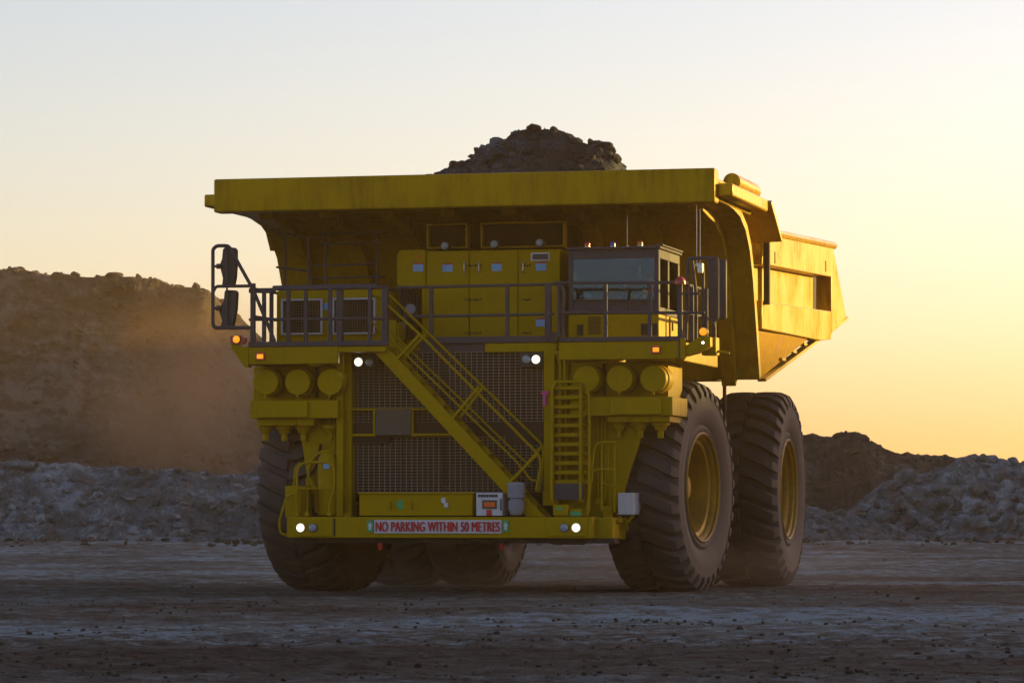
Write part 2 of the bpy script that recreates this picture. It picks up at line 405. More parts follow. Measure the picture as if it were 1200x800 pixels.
# pale rubble bank on the right, nearer
D = 178
pf = prof_px([(990, 618), (1010, 600), (1035, 580), (1055, 566), (1085, 557), (1110, 552), (1130, 546), (1142, 539), (1150, 536), (1160, 541), (1175, 540), (1188, 545), (1200, 543), (1240, 545), (1320, 540), (1500, 535), (1800, 520), (2200, 500)], D)
m4, g4 = mound('rubble_bank', pf, D, EA['pale'], slope=33, top=8, amp=.45, fine=.34, seed=71, nu=600, nv=140, wind=1.0)
m4['label'] = 'pale rubble bank at the right edge in front of the dark bank'
# the hill that keeps the evening sun off the yard, out of frame to the right
SUNAZ = R(62); sx, sy = math.sin(SUNAZ), math.cos(SUNAZ)
def side_hill():
    tt = np.linspace(-420, 176, 240); vv = np.linspace(-1, 1, 60)
    T, V = np.meshgrid(tt, vv); P0 = (3+sx*150, 64+sy*150)
    H = np.interp(T, [-420, -300, -100, 108, 130, 152, 166, 176], [10, 18, 19.9, 19.7, 14, 7, 3, 0])
    Z = H*(1-np.abs(V))**.9-.4+.5*fbm(T*.08, V*4, o=4, seed=91)*(1-np.abs(V))
    X = P0[0]-sy*T+sx*V*34; Y = P0[1]+sx*T+sy*V*34
    return grid_mesh('spoil_hill', X, Y, Z, EA['brown'])
sh = side_hill(); sh['label'] = 'long unseen hill beyond the right edge, shading the yard'
def shade_hill():  # unseen hill, added only to keep the sun off the left spoil hill
    tt = np.linspace(-200, 95, 160); vv = np.linspace(-1, 1, 60); T, V = np.meshgrid(tt, vv)
    H = np.interp(T, [-200, -90, 20, 60, 95], [8, 30, 33, 24, 0])
    Z = H*(1-np.abs(V))**.95-.5+.7*fbm(T*.06, V*4, o=4, seed=95)*(1-np.abs(V))
    return grid_mesh('spoil_hill', 120-sy*T+sx*V*50, 331+sx*T+sy*V*50, Z, EA['brown'])
sh = shade_hill(); sh['label'] = 'unseen hill added far right to shade the spoil hill on the left'

P, S = on_mound(g2, 5000, .02, .36, (-30, 20), 9.0); o = scatter('rubble', P, S, EA['pale'], True); tag(o, 'pale broken rock littering the low bank behind the truck', 'rubble', kind='stuff')
P, S = on_mound(g4, 3000, .02, .6, (15, 32), 10); o = scatter('rubble', P, S, EA['pale'], True); tag(o, 'pale broken rock littering the bank at the right edge', 'rubble', kind='stuff')
P, S = on_mound(g3, 2400, .02, .3, (10, 45), 8); o = scatter('rubble', P, S, EA['brown'], True); tag(o, 'dark broken rock on the bank behind the rear wheels', 'rubble', kind='stuff')
P, S = on_mound(g1, 7000, .03, .42, (-38, 5), 9); o = scatter('rubble', P, S, EA['brown'], True); tag(o, 'broken rock strewn down the tall spoil hill', 'rubble', kind='stuff')
# clods in the foreground and gravel all over the yard
P = []; S = []
for i in range(3600):
    y = 1/rng.uniform(1/150, 1/24) if i % 3 else rng.uniform(24, 70)
    x = rng.uniform(-.17, .17)*(y+8)
    P.append((x, y, 0)); S.append(.005+.042*rng.random()**8)
for i in range(70):                                               # ragged bands of thrown clods
    yb = 1/rng.uniform(1/60, 1/27); xb = rng.uniform(-.15, .15)*yb
    for k in range(45):
        P.append((xb+rng.normal()*1.6, yb+rng.normal()*.13, 0)); S.append(.005+.036*rng.random()**4)
for i in range(2600):                                             # fragments spilled at the foot of the banks
    y = 162-30*rng.random()**2.2; P.append((rng.uniform(-.17, .2)*y, y, 0)); S.append(.03+.2*rng.random()**6)
PA = np.array(P); PA[:, 2] = ground_h(PA[:, 0], PA[:, 1])
o = scatter('gravel', PA, S, EA['clod']); tag(o, 'dark clods and gravel scattered over the yard', 'gravel', kind='stuff')

SH3, F3 = rock_shapes(3, 8, 77)
def boulder(loc, size, k, mat, label, cat, group, name='boulder'):
    w = SH3[k]*size; w = w+(.06*size*fbm(w[:, 0]/size*4, w[:, 1]/size*4, w[:, 2]/size*4, o=3, seed=k))[:, None]*SH3[k]
    b = bpy.data.meshes.new(name); b.from_pydata([tuple(v) for v in w*np.array([1, 1, .78])], [], [tuple(int(i) for i in f) for f in F3])
    b.shade_smooth(); b.set_sharp_from_angle(angle=R(28)); b.materials.append(mat)
    o = bpy.data.objects.new(name, b); col.objects.link(o); o.location = loc; o.rotation_euler = (0, 0, k*1.3)
    return tag(o, label, cat, group)
def on_bank(g, px, py):
    U, Y, Z = g; qx = 600+F*U/Y; qy = 598-F*(Z-CAMZ)/Y; d = (qx-px)**2+(qy-py)**2+(Y-Y.min())*.05
    i = np.unravel_index(np.argmin(d), d.shape); return (U[i], Y[i]-.12, Z[i]+.1)
for px, py, s_, k, lb in ((1062, 566, .46, 0, 'upper pale boulder on the slope of the right bank'), (1064, 590, .50, 1, 'larger pale boulder low on the right bank beneath another'),
                          (1152, 541, .42, 2, 'pale boulder on the crest of the right bank'), (1120, 596, .34, 3, 'pale boulder lying at the middle of the right bank foot')):
    boulder(on_bank(g4, px, py), s_, k, EA['pale'], lb, 'boulder', 'pale boulders on the right bank')
for px, py, s_, k, lb in ((672, 771, .052, 4, 'largest dark clod on the ground near the bottom of the picture'), (845, 770, .038, 5, 'dark clod on the ground ahead of the right front wheel'),
                          (460, 778, .042, 6, 'dark clod on the brown ground left of the largest clod'), (1018, 758, .034, 7, 'small dark clod on the ground at the lower right')):
    yy = CAMZ*F/(py-598); xx = (px-600)/F*yy
    boulder((xx, yy, float(ground_h(np.array([xx]), np.array([yy]))[0])+s_*.4), s_, k, EA['clod'], lb, 'clod', 'dark clods lying on the yard', 'clod')

# ------------------------------------------------------------------ haul truck
T = empty('haul_truck', ROOT, -YAW)
tag(T, 'huge yellow mining haul truck heaped with rock, stairs across its front', 'haul truck')
Y_, G_, D_ = M['yellow'], M['deckgrey'], M['dark']

# wheels
def tyre_mesh(w):
    h = w/2; b = MB()
    prof = [(h-.10, .93), (h-.03, .96), (h-.01, 1.02), (h-.045, 1.08), (h-.01, 1.13), (h+.035, 1.30), (h+.05, 1.42), (h+.03, 1.52), (h+.035, 1.545), (h+.02, 1.57), (h-.05, 1.62), (h-.14, 1.68), (h-.27, 1.71), (0, 1.73)]
    prof = prof+[(-x, r) for x, r in prof[-2::-1]]
    b.lathe(prof, (0, 0, 0), 96)
    n = 34
    for side in (-1, 1):
        for k in range(n):
            a0 = 2*math.pi*(k+(0 if side > 0 else .5))/n
            path = [(.03, 0), (.16, .02), (.32, .055), (h-.16, .10), (h-.035, .135), (h+.045, .15)]
            rb = [1.70, 1.70, 1.68, 1.65, 1.60, 1.54]; rt = [1.832, 1.84, 1.84, 1.828, 1.775, 1.63]
            wd = [.060, .064, .064, .060, .056, .050]
            vs = []
            for (x, da), r0, r1, ww in zip(path, rb, rt, wd):
                for r, s_ in ((r0, -1), (r0, 1), (r1, .86), (r1, -.86)):
                    a = a0+da+s_*ww
                    vs.append((side*x, r*math.cos(a), r*math.sin(a)))
            fs = [(0,1,2,3), tuple(range(len(vs)-1, len(vs)-5, -1))]
            for i in range(5):
                for j in range(4):
                    fs.append((i*4+j, i*4+(j+1) % 4, i*4+4+(j+1) % 4, i*4+4+j))
            b.add(vs, fs)
    return b.mesh('tyre', M['rubber'], 32)
TW = 1.26; h = TW/2
tyre_me = tyre_mesh(TW)
def rim_mesh(rear):
    b = MB()
    if rear: prof = [(h-.11, .94), (h-.02, .955), (h+.0, .93), (h-.02, .905), (h-.06, .90), (h-.09, .86), (h-.16, .845), (h-.20, .79), (h-.24, .775), (h-.50, .74), (h-.52, .70), (h-.52, .60), (h-.46, .57), (h-.46, 0)]
    else: prof = [(h-.11, .94), (h-.02, .955), (h+.0, .93), (h-.02, .905), (h-.06, .90), (h-.09, .86), (h-.15, .845), (h-.17, .78), (h-.22, .76), (h-.40, .70), (h-.62, .66), (h-.64, .50), (h-.60, .46), (h-.60, 0)]
    b.lathe(prof, (0, 0, 0), 64)
    b.lathe([(-x*.9-.02, r) for x, r in prof[:10]], (0, 0, 0), 64)
    return b.mesh('wheel', M['rim'], 40)
def hub_mesh(rear):
    b = MB(); x0 = h-(.46 if rear else .60)
    if rear:
        b.lathe([(x0-.02, .50), (x0+.05, .49), (x0+.07, .44), (x0+.02, .41), (x0+.02, 0)], (0, 0, 0), 40)
        nb, rr = 28, .66
    else:
        b.lathe([(x0-.02, .40), (x0+.10, .39), (x0+.14, .34), (x0+.14, .26), (x0+.24, .24), (x0+.30, .19), (x0+.31, 0)], (0, 0, 0), 32)
        nb, rr = 24, .56
    for k in range(nb):
        a = 2*math.pi*k/nb; y, z = rr*math.cos(a), rr*math.sin(a)
        b.cyl((x0-.08, y, z), (x0+.015, y, z), .026, n=6)
    return b.mesh('hub', M['rim'], 40)
rims = {r: rim_mesh(r) for r in (True, False)}; hubs = {r: hub_mesh(r) for r in (True, False)}
STEER = R(-6.5)
for X, Yw, rear, sd in ((3.22, 3.0, False, 1), (-2.93, 3.0, False, -1), (3.66, 9.1, True, 1), (2.28, 9.1, True, 1), (-3.2, 9.1, True, -1), (-1.8, 9.1, True, -1)):
    w = bpy.data.objects.new('wheel', rims[rear]); col.objects.link(w); w.parent = T
    w.location = (X, Yw, 1.80)
    ang = (STEER if not rear else 0)+(0 if sd > 0 else math.pi)
    w.rotation_mode = 'XYZ'; w.rotation_euler = (random.uniform(0, 3), 0, 0)
    w.matrix_local = Matrix.Translation((X, Yw, 1.80)) @ Matrix.Rotation(ang, 4, 'Z') @ Matrix.Rotation(random.uniform(0, 3), 4, 'X')
    for nm, me in (('tyre', tyre_me), ('hub', hubs[rear])):
        c = bpy.data.objects.new(nm, me); col.objects.link(c); c.parent = w

# chassis
b = MB()
for s in (-1, 1): b.box(s*.95, s*1.35, 1.6, 12.4, 1.25, 2.1)
b.box(-2.2, 2.2, 2.5, 3.5, 1.4, 2.1); b.box(-1.35, 1.35, 5.5, 6.3, 1.3, 2.0)
b.box(-2.0, 2.0, 1.55, 2.4, 1.15, 1.5)
b.build('chassis', D_, T, .03)
b = MB(); b.cyl((-3.6, 9.1, 1.8), (3.6, 9.1, 1.8), .55, n=24); b.lathe([(-.9, .3), (-.85, .75), (-.3, .95), (.3, .95), (.85, .75), (.9, .3)], (0, 9.1, 1.7), 32)
b.box(-.7, .7, 6.4, 9.0, 1.3, 1.9); b.build('rear_axle', D_, T, .02)
b = MB(); b.cyl((-3.0, 3.0, 1.7), (3.0, 3.0, 1.7), .30, n=16); b.box(-.8, .8, 1.7, 4.2, 1.0, 3.6); b.build('engine', D_, T, .03)
b = MB(); b.box(-3.3, -1.6, 5.2, 7.0, 1.5, 3.0); b.build('hydraulic_tank', D_, T, .08)
b = MB(); b.box(1.6, 3.3, 5.2, 7.0, 1.5, 3.0); b.build('fuel_tank', D_, T, .08)
for s in (-1, 1):
    b = MB(); b.cyl((s*1.1, 6.2, 1.9), (s*1.2, 8.2, 4.4), .22, n=16); b.cyl((s*1.2, 8.2, 4.4), (s*1.25, 8.9, 5.2), .15, n=16); b.build('hoist_cylinder', D_, T)
    b = MB(); b.cyl((s*2.35, 3.0, 1.5), (s*2.2, 2.9, 4.0), .26, n=20); b.cyl((s*2.42, 3.0, .95), (s*2.35, 3.0, 1.6), .2, n=20); b.build('suspension_strut', Y_, T)

# dump body
BODY = M['body']
wallp = [(5.4, 3.74), (5.05, 4.7), (4.75, 5.5), (4.45, 6.0), (4.05, 6.32), (3.5, 6.52), (2.9, 6.6), (2.1, 6.64), (1.3, 6.62)]
b = MB()
inner = [(y+.16, z+.10) for y, z in wallp]; inner[-1] = (1.3, 6.74); inner[-2] = (2.1, 6.76); inner[-3] = (3.0, 6.74)
b.prism(wallp+inner[::-1], 'x', -4.38, 4.38)                     # front wall curving forward into the canopy
b.prism([(5.4, 3.74), (6.2, 3.74), (15.0, 5.18), (15.0, 5.33), (5.9, 3.95)], 'x', -3.6, 3.6)   # floor
BD = b.build('dump_body', BODY, T, .0)
b = MB(); b.box(-4.42, 4.42, .95, 1.32, 6.56, 7.14)               # canopy nose beam
b.box(-4.40, 4.40, 1.32, 4.6, 6.92, 7.0)
for q in (-1, 1): b.box(q*4.40, q*4.30, 1.32, 4.6, 6.62, 6.92)
b.build('canopy', BODY, BD, .03)
for k in range(8):
    X = -3.85+k*1.1
    b = MB(); out = [(y-.17, z-.12) for y, z in wallp[:-1]]; out[-1] = (2.2, 6.52); out[-2] = (2.85, 6.44)
    b.prism(wallp[:-1]+out[::-1], 'x', X-.13, X+.13); b.build('rib', BODY, BD, .01)
def side(pts, X): return [SX(x, y, X) for x, y in pts]
for s in (-1, 1):
    XO, XI = 4.42, 4.14
    b = MB()
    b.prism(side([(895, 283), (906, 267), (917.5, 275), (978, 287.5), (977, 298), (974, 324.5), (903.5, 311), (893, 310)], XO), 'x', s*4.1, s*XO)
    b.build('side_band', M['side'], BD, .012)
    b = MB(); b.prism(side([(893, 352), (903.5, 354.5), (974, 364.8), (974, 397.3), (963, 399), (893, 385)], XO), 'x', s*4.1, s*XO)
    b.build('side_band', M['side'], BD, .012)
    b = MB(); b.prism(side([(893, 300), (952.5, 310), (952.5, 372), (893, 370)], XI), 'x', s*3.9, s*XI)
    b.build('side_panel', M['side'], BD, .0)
    b = MB(); b.prism(side([(952.5, 310), (976, 316), (976, 375), (952.5, 372)], XI-.4), 'x', s*3.7, s*(XI-.4))
    b.build('side_panel', M['dark'], BD, .0)  # dark colour painted in for the shade of this deeper recess
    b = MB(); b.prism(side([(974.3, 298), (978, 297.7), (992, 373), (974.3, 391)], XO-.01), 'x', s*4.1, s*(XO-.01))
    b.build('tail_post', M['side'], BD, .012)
    b = MB(); b.prism([(5.3, 3.95), (13.8, 5.25), (14.3, 5.4), (14.3, 6.55), (6.5, 6.62), (4.75, 6.75), (4.3, 6.4), (4.75, 5.6)], 'x', s*3.6, s*3.68); b.build('inner_wall', BODY, BD)
    b = MB(); b.prism([(5.2, 4.6), (6.9, 4.65), (6.9, 6.55), (5.4, 6.66), (4.7, 6.72), (4.45, 6.2), (4.9, 5.6)], 'x', s*3.9, s*4.08); b.build('gusset', BODY, BD)
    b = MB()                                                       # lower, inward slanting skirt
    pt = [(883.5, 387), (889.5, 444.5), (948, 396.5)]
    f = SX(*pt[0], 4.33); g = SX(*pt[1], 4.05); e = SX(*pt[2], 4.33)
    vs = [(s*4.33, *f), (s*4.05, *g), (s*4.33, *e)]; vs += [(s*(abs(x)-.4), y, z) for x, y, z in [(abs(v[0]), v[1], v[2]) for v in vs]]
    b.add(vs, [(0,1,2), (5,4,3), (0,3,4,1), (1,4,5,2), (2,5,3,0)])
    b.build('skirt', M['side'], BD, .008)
    tip = SX(992, 373, 4.40)
    b = MB(); b.bar((s*4.1, g[0], g[1]-.01), (s*4.36, tip[0], tip[1]), .16, .06); b.build('skirt_flange', BODY, BD, .008)
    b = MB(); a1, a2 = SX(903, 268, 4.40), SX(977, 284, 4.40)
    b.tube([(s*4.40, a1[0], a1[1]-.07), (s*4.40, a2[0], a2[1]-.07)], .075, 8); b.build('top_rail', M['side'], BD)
    b = MB(); b.prism(side([(901.3, 283), (902.7, 283), (902.7, 357), (901.3, 357)], XO+.1), 'x', s*XO, s*(XO+.1)); b.build('post', M['dark'], BD)
    for px, py in ((908, 302), (967.5, 312)):                      # lifting slots in the upper band
        q = SX(px, py, XO); b = MB(); b.box(s*XO, s*(XO+.004), q[0]-.07, q[0]+.07, q[1]-.11, q[1]+.11); b.build('lifting_slot', M['dark'], BD)
    # canopy side rail, roll and rear wing
    b = MB(); b.box(s*4.42, s*4.68, 1.2, 4.6, 6.68, 6.90); b.build('side_rail', M['side'], BD, .03)
    b = MB(); b.cyl((s*4.46, 2.3, 7.02), (s*4.46, 4.3, 7.02), .15, n=24); b.dome((s*4.46, 2.9, 6.9), .1); b.build('rail_roll', M['side'], BD)
    b = MB()
    vs = [(s*3.98, 4.6, 6.86), (s*4.74, 4.6, 6.84), (s*4.80, 5.35, 6.20), (s*3.98, 5.35, 6.18)]
    vs += [(x, y+.07, z+.05) for x, y, z in vs]
    b.add(vs, [(0,1,2,3), (7,6,5,4), (0,4,5,1), (1,5,6,2), (2,6,7,3), (3,7,4,0)]); b.build('wing_plate', BODY, BD, .008)
for s in (-1, 1):                                                 # tail under-edge stiffeners
    for k in range(5):
        y = 8.6+k*1.25; z = 3.78+(y-5.4)*.158
        b = MB(); b.box(s*3.9, s*4.24, y, y+.4, z-.07, z-.02); b.build('floor_stiffener', BODY, BD)
b = MB(); p = A(849, 443, 5.9); b.tube([(p.x, 5.9, 1.9), (p.x, 5.9, 4.0)], .035, 8); b.build('strut', D_, T)

# rock load
def load():
    D = 8.2; prof = [(450, 226), (490, 208), (510, 200), (522, 192), (545, 179), (557, 167), (575, 162), (590, 159), (598, 153), (616, 148), (650, 149), (672, 156), (692, 166), (710, 163), (722, 170), (732, 184), (740, 198), (760, 216), (800, 240)]
    pts = [A(x, y, D) for x, y in prof]; xs = [-4.0]+[(p.x+.25)*.93-.25 for p in pts]+[4.0]; zs = [6.0]+[p.z for p in pts]+[5.9]
    u = np.linspace(-3.95, 3.95, 300); v = np.linspace(4.6, 14.0, 300); U, V = np.meshgrid(u, v)
    H = np.interp(U, xs, zs); fall = np.clip(1-np.abs(V-D)/np.where(V < D, 4.2, 6.2), 0, 1)**.9
    base = 5.9-(V > 10)*(V-10)*.1
    Z = base+(H-base)*fall+.13*fbm(U*1.2, V*1.2, o=4, seed=3)*(np.abs(V-D) > .2)+.14*fbm(U*4, V*4, o=4, seed=8, g=.7)-.06
    o = grid_mesh('rock_heap', U, V, Z, EA['ore'], kind=None); o.location = ROOT; o.rotation_euler = (0, 0, -YAW)
    tag(o, 'heap of dark broken rock piled high in the truck bed', 'rock heap')
    P = []; S = []
    for _ in range(5000):
        i, j = rng.integers(300), rng.integers(300)
        if Z[i, j] > 6.6: P.append((U[i, j], V[i, j], Z[i, j])); S.append(.02+.13*rng.random()**6)
    r = scatter('rock', P, S, EA['ore'], True, sink=.35); r.parent = o; r['kind'] = 'stuff'
load()

# decks ---------------------------------------------------------------
zt = A(370, 402, .3).z
b = MB(); b.pbox(291, 406, 396, 426.5, .3, .42); b.pbox(396, 406, 452, 412.5, .3, .42); b.pbox(655, 400, 800, 421, .3, .42)
xL0, xL1 = A(291, 415, .3).x, A(452, 415, .3).x; xR0, xR1 = A(655, 410, .3).x, A(800, 410, .3).x
b.box(xL0, xL1, .42, 3.6, zt-.12, zt-.04); b.box(xR0, xR1, .42, 3.6, zt-.12, zt-.04)
b.box(xL1, xR0, 1.5, 3.6, zt-.12, zt-.04)
b.box(xL0, xL0+.06, .42, 3.6, zt-.36, zt-.12); b.box(xR1-.06, xR1, .42, 3.4, zt-.36, zt-.12)
b.pbox(568, 402, 652, 412.5, .95, 1.1)
b.pbox(438, 404, 452, 412, .5, .6)
DK = b.build('deck', Y_, T, .015)
b = MB(); b.pbox(291, 399.5, 455, 405.5, .28, .34); b.pbox(655, 394.5, 800, 399.8, .28, .34)
b.pbox(505, 394, 652, 401.5, .98, 1.04); b.pbox(492, 397.5, 568, 413, 1.06, 1.12)
b.build('kick_plate', G_, DK, .006)
# curved arms to the corner marker lamps
b = MB()
pl = [(291, 406), (284, 407), (276, 402), (270, 402), (272, 409), (282, 424), (286, 430), (291, 430)]
b.prism([XZ(x, y, .3) for x, y in pl], 'y', .3, .5)
b.build('corner_bracket', Y_, DK, .01)
b = MB()
pl = [(800, 405), (806, 404), (818, 396), (826, 393), (833, 395), (833, 406), (818, 414), (806, 417), (800, 418)]
b.prism([XZ(x, y, .35) for x, y in pl], 'y', .3, .5)
b.pbox(822, 395, 839, 416, .55, .85)
b.pbox(797, 396, 803, 421, .25, .3)
b.cyl(A(838, 411, .7), A(855, 414, .7), .025, n=8)
b.build('corner_bracket', Y_, DK, .01)

def lamp(px, py, Y, r, mat, parent, name='headlight', housing=True, sub='lens', hm=None):
    c = A(px, py, Y); b = MB()
    b.cyl(c+Vector((0, .12, 0)), c+Vector((0, 0, 0)), r*1.12, n=20)
    b.lathe([(0, r*1.0), (.03, r*1.0), (.03, r*1.14), (0, r*1.14)], (0, 0, 0), 4) if False else None
    o = b.build(name, hm or M['black'], parent)
    q = r*(.8 if mat is M['lamp'] else 1)
    b = MB(); b.dome(c+Vector((0, -.004, 0)), q, 20, 5, .28, '-y'); b.build(sub, mat, o)
    if mat is M['lamp']: b = MB(); b.dome(c+Vector((0, -.001, 0)), r*1.08, 20, 4, .15, '-y'); b.build('glow_ring', M['glow_ring'], o)  # ring emits a soft glow in place of bounced lamp light
    return o
lamp(277, 397.5, .22, .062, M['amber'], T, 'marker_light')
lamp(824, 388.5, .45, .065, M['amber'], T, 'marker_light')
lamp(824, 401.5, .32, .075, M['lamp'], T)
b = MB(); c = A(278, 397.5, .3); b.prism([XZ(x, y, .26) for x, y in ((269, 394), (283, 393), (288, 396), (287, 402), (281, 404), (270, 403))], 'y', .26, .34); b.build('lamp_housing', M['bred'], DK, .01)
for px, py in ((304, 417), (768, 409)):
    b = MB(); b.pbox(px-5, py-4, px+6, py+5, .26, .30); o = b.build('marker_light', M['bred'], T, .006)
    b = MB(); b.pbox(px-3, py-2, px+4, py+3, .245, .262); b.build('lens', M['amber'], o)

# bumper --------------------------------------------------------------
b = MB(); b.pbox(336, 605.5, 694, 630, 0, .55)
x0, x1 = A(336, 617, 0).x, A(694, 617, 0).x; zb = A(515, 605.5, 0).z
b.box(x0, x1+.35, .55, 1.5, zb-.10, zb-.03)
b.pbox(345, 606.5, 390, 628, -.02, .01); b.pbox(641, 606.5, 688, 628, -.02, .01)
b.pbox(697, 606, 718, 632, .25, 1.3)
BP = b.build('bumper', Y_, T, .012)
b = MB(); b.pbox(340, 630, 720, 636, .15, .5); b.pbox(391, 607, 392.5, 628, -.012, .01); b.build('underplate', D_, BP)
for px, lit in ((352, 1), (366.5, 0), (661, 0), (675, 1)): lamp(px, 618, -.05, .068, M['lamp'] if lit else M['unlit'], BP)
b = MB(); b.pbox(438.5, 609, 587.5, 624.5, -.03, .0); SG = b.build('warning_sign', M['white'], BP)
def text(s, px0, py0, px1, py1, Y, mat, parent, name='lettering', off=.0, bold=.008):
    cu = bpy.data.curves.new('t', 'FONT'); cu.body = s; cu.size = 1; cu.offset = off; cu.extrude = .004; cu.space_character = 1.05
    o = bpy.data.objects.new('t', cu); col.objects.link(o); dg = bpy.context.evaluated_depsgraph_get(); dg.update()
    me = bpy.data.meshes.new_from_object(o.evaluated_get(dg)); bpy.data.objects.remove(o)
    co = np.empty(len(me.vertices)*3); me.vertices.foreach_get('co', co); co = co.reshape(-1, 3)
    mn, mxx = co.min(0), co.max(0)
    a, c = A(px0, py1, Y), A(px1, py0, Y); my = A((px0+px1)/2, py0, Y).z, A((px0+px1)/2, py1, Y).z
    q = np.empty_like(co); q[:, 0] = a.x+(co[:, 0]-mn[0])/(mxx[0]-mn[0])*(c.x-a.x)
    q[:, 2] = my[1]+(co[:, 1]-mn[1])/(mxx[1]-mn[1])*(my[0]-my[1]); q[:, 1] = Y-co[:, 2]
    fs = [tuple(p.vertices) for p in me.polygons]; V3 = []; F3_ = []
    for k, dx in enumerate((-bold, 0, bold)):                      # thickened strokes
        w = q+np.array([dx, -.0012*k, 0]); F3_ += [tuple(i+len(V3) for i in f) for f in fs]; V3 += [tuple(v) for v in w]
    me = bpy.data.meshes.new(name); me.from_pydata(V3, [], F3_); me.materials.append(mat); me.update()
    t_ = bpy.data.objects.new(name, me); col.objects.link(t_); t_.parent = parent; return t_
text('NO PARKING WITHIN 50 METRES', 440.5, 611, 585.5, 622.5, -.037, M['red'], SG, off=0)
for px in (433.5, 592.5):
    b = MB(); b.pbox(px-3.6, 609.5, px+3.6, 623, -.02, .0); o = b.build('sticker', M['green'], BP)
    b = MB(); b.prism([XZ(px+a, 616+c, -.026) for a, c in ((0, -4.5), (3, 0), (1.4, 0), (1.4, 4.5), (-1.4, 4.5), (-1.4, 0), (-3, 0))], 'y', -.026, -.019); b.build('arrow', M['white'], o)
for px in (444.5, 587):
    b = MB(); c = A(px, 630, .2); b.cyl(c+Vector((0, 0, .06)), c+Vector((.02, 0, -.20)), .05, .035, 10); b.build('tow_hook', M['red'], BP)
# box beam, control box, canister on the bumper
b = MB(); b.pbox(421, 578, 554, 604, .45, .95); b.pbox(419, 576.5, 556, 579, .42, .97); b.pbox(455.5, 587, 457.5, 597, .40, .45); b.pbox(480.5, 587, 482.5, 597, .40, .45)
CB = b.build('cross_box', Y_, T, .012)
b = MB(); b.cyl(A(470, 591, .44), A(470, 591, .46), .08, n=16); b.build('sticker', M['green'], CB)
b = MB(); b.pbox(517, 583, 522, 589, .42, .455); b.pbox(520, 589, 525, 594, .42, .455); b.build('latch', M['white'], CB)
b = MB(); b.pbox(558, 577, 588.5, 604, .2, .6); WB = b.build('control_box', M['white'], T, .01)
b = MB(); b.pbox(565, 585.5, 582, 596, .185, .202); b.build('display', M['panel'], WB)
b = MB(); b.pbox(567, 588, 580, 593.5, .178, .187); b.build('screen', M['orange'], WB)
b = MB(); b.pbox(570, 597, 576, 604, .185, .202); b.build('button', M['red'], WB)
b = MB(); b.pbox(586, 584, 587.6, 598, .185, .202); b.build('handle', M['black'], WB)
b = MB()
for k, (a, c) in enumerate(((560, 562.5), (563, 566), (566.5, 568.5), (569, 572), (572.6, 575), (575.5, 579), (579.5, 583))): b.pbox(a, 579, c, 582.2, .192, .202)
b.build('lettering', M['black'], WB)
b = MB(); c = A(605, 604, .3); z1 = A(605, 566, .3).z
b.lathe([(0, .05), (.02, .1), (.12, .14), (.25, .135), (.262, .11), (.285, .11), (.30, .14), (.45, .145), (.53, .15), (.56, .12), (.56, 0)], (0, 0, 0), 20)
b.v = [(c.x+y, .3+z, c.z+x) for x, y, z in b.v]; b.build('canister', M['cloth'], T)

# grille --------------------------------------------------------------
def wires(rects, Y, b, dx=6.3, dy=3.55, r=.0042):
    for a, t0, c, d in rects:
        n = max(1, round((c-a)/dx)); m = max(1, round((d-t0)/dy)); xa, xc = A(a, (t0+d)/2, Y).x, A(c, (t0+d)/2, Y).x
        z0, z1 = A((a+c)/2, d, Y).z, A((a+c)/2, t0, Y).z
        for i in range(n+1):
            x = xa+(xc-xa)*i/n; b.box(x-r, x+r, Y, Y+.01, z0, z1)
        for i in range(m+1):
            z = z0+(z1-z0)*i/m; b.box(xa, xc, Y-.008, Y-.001, z-r, z+r)
b = MB(); b.pbox(411, 411, 638, 578, 1.15, 1.5); RD = b.build('radiator', M['core'], T)
b = MB(); wires([(413, 413, 636, 494), (413, 512, 636, 576)], 1.05, b); b.build('grille', M['wire'], RD)
b = MB(); b.pbox(413, 495, 636, 511, 1.02, 1.1); b.pbox(413, 511, 457, 519, 1.0, 1.05); b.pbox(592, 501, 636, 520, 1.0, 1.06)
b.pbox(470, 519, 471.2, 576, 1.03, 1.04); b.pbox(519, 412, 520.5, 576, 1.02, 1.035)
b.build('grille_band', M['dark'], RD)
b = MB()
b.pbox(637, 411, 650, 592, .9, 1.15); b.pbox(636, 575, 652, 592, .7, .903); b.build('grille_post', Y_, T, .008)
b = MB()
b.pbox(394, 414, 402, 605, .75, .95); b.pbox(404, 412, 412, 605, .9, 1.15)
b.pbox(402, 600, 412, 606, .8, 1.0)
for y in (425, 452, 480, 508, 536, 564, 590): b.pbox(401, y, 405, y+3, .85, .93)
for (a, t0, c, d) in ((412, 478, 486, 480.5), (412, 508, 440, 511), (437, 478, 439.5, 511), (483, 478, 500, 480.5), (482, 478, 484.5, 511), (482, 507.5, 532, 510.5), (412, 411, 450, 413.5)): b.pbox(a, t0, c, d, .88, .94)
b.build('grille_frame', Y_, T, .008)
b = MB(); b.pbox(440, 479, 482, 510, .86, .9); b.build('number_panel', M['panel'], T, .01)
for px, lit, y in ((420, 1, 424), (433, 0, 424.5), (616.5, 0, 421), (628, 1, 421)):
    lamp(px, y, .82, .07, M['lamp'] if lit else M['unlit'], T)
for a, c, y in ((413.5, 440, 424), (609, 636, 421)):
    b = MB(); b.pbox(a, y-8, c, y+8.5, .9, 1.0); b.build('lamp_panel', M['black'], T, .01)
b = MB(); b.pbox(636, 459, 640, 475, .86, .89); b.pbox(634, 458, 643, 462, .85, .89); b.build('tag', M['pink'], T)

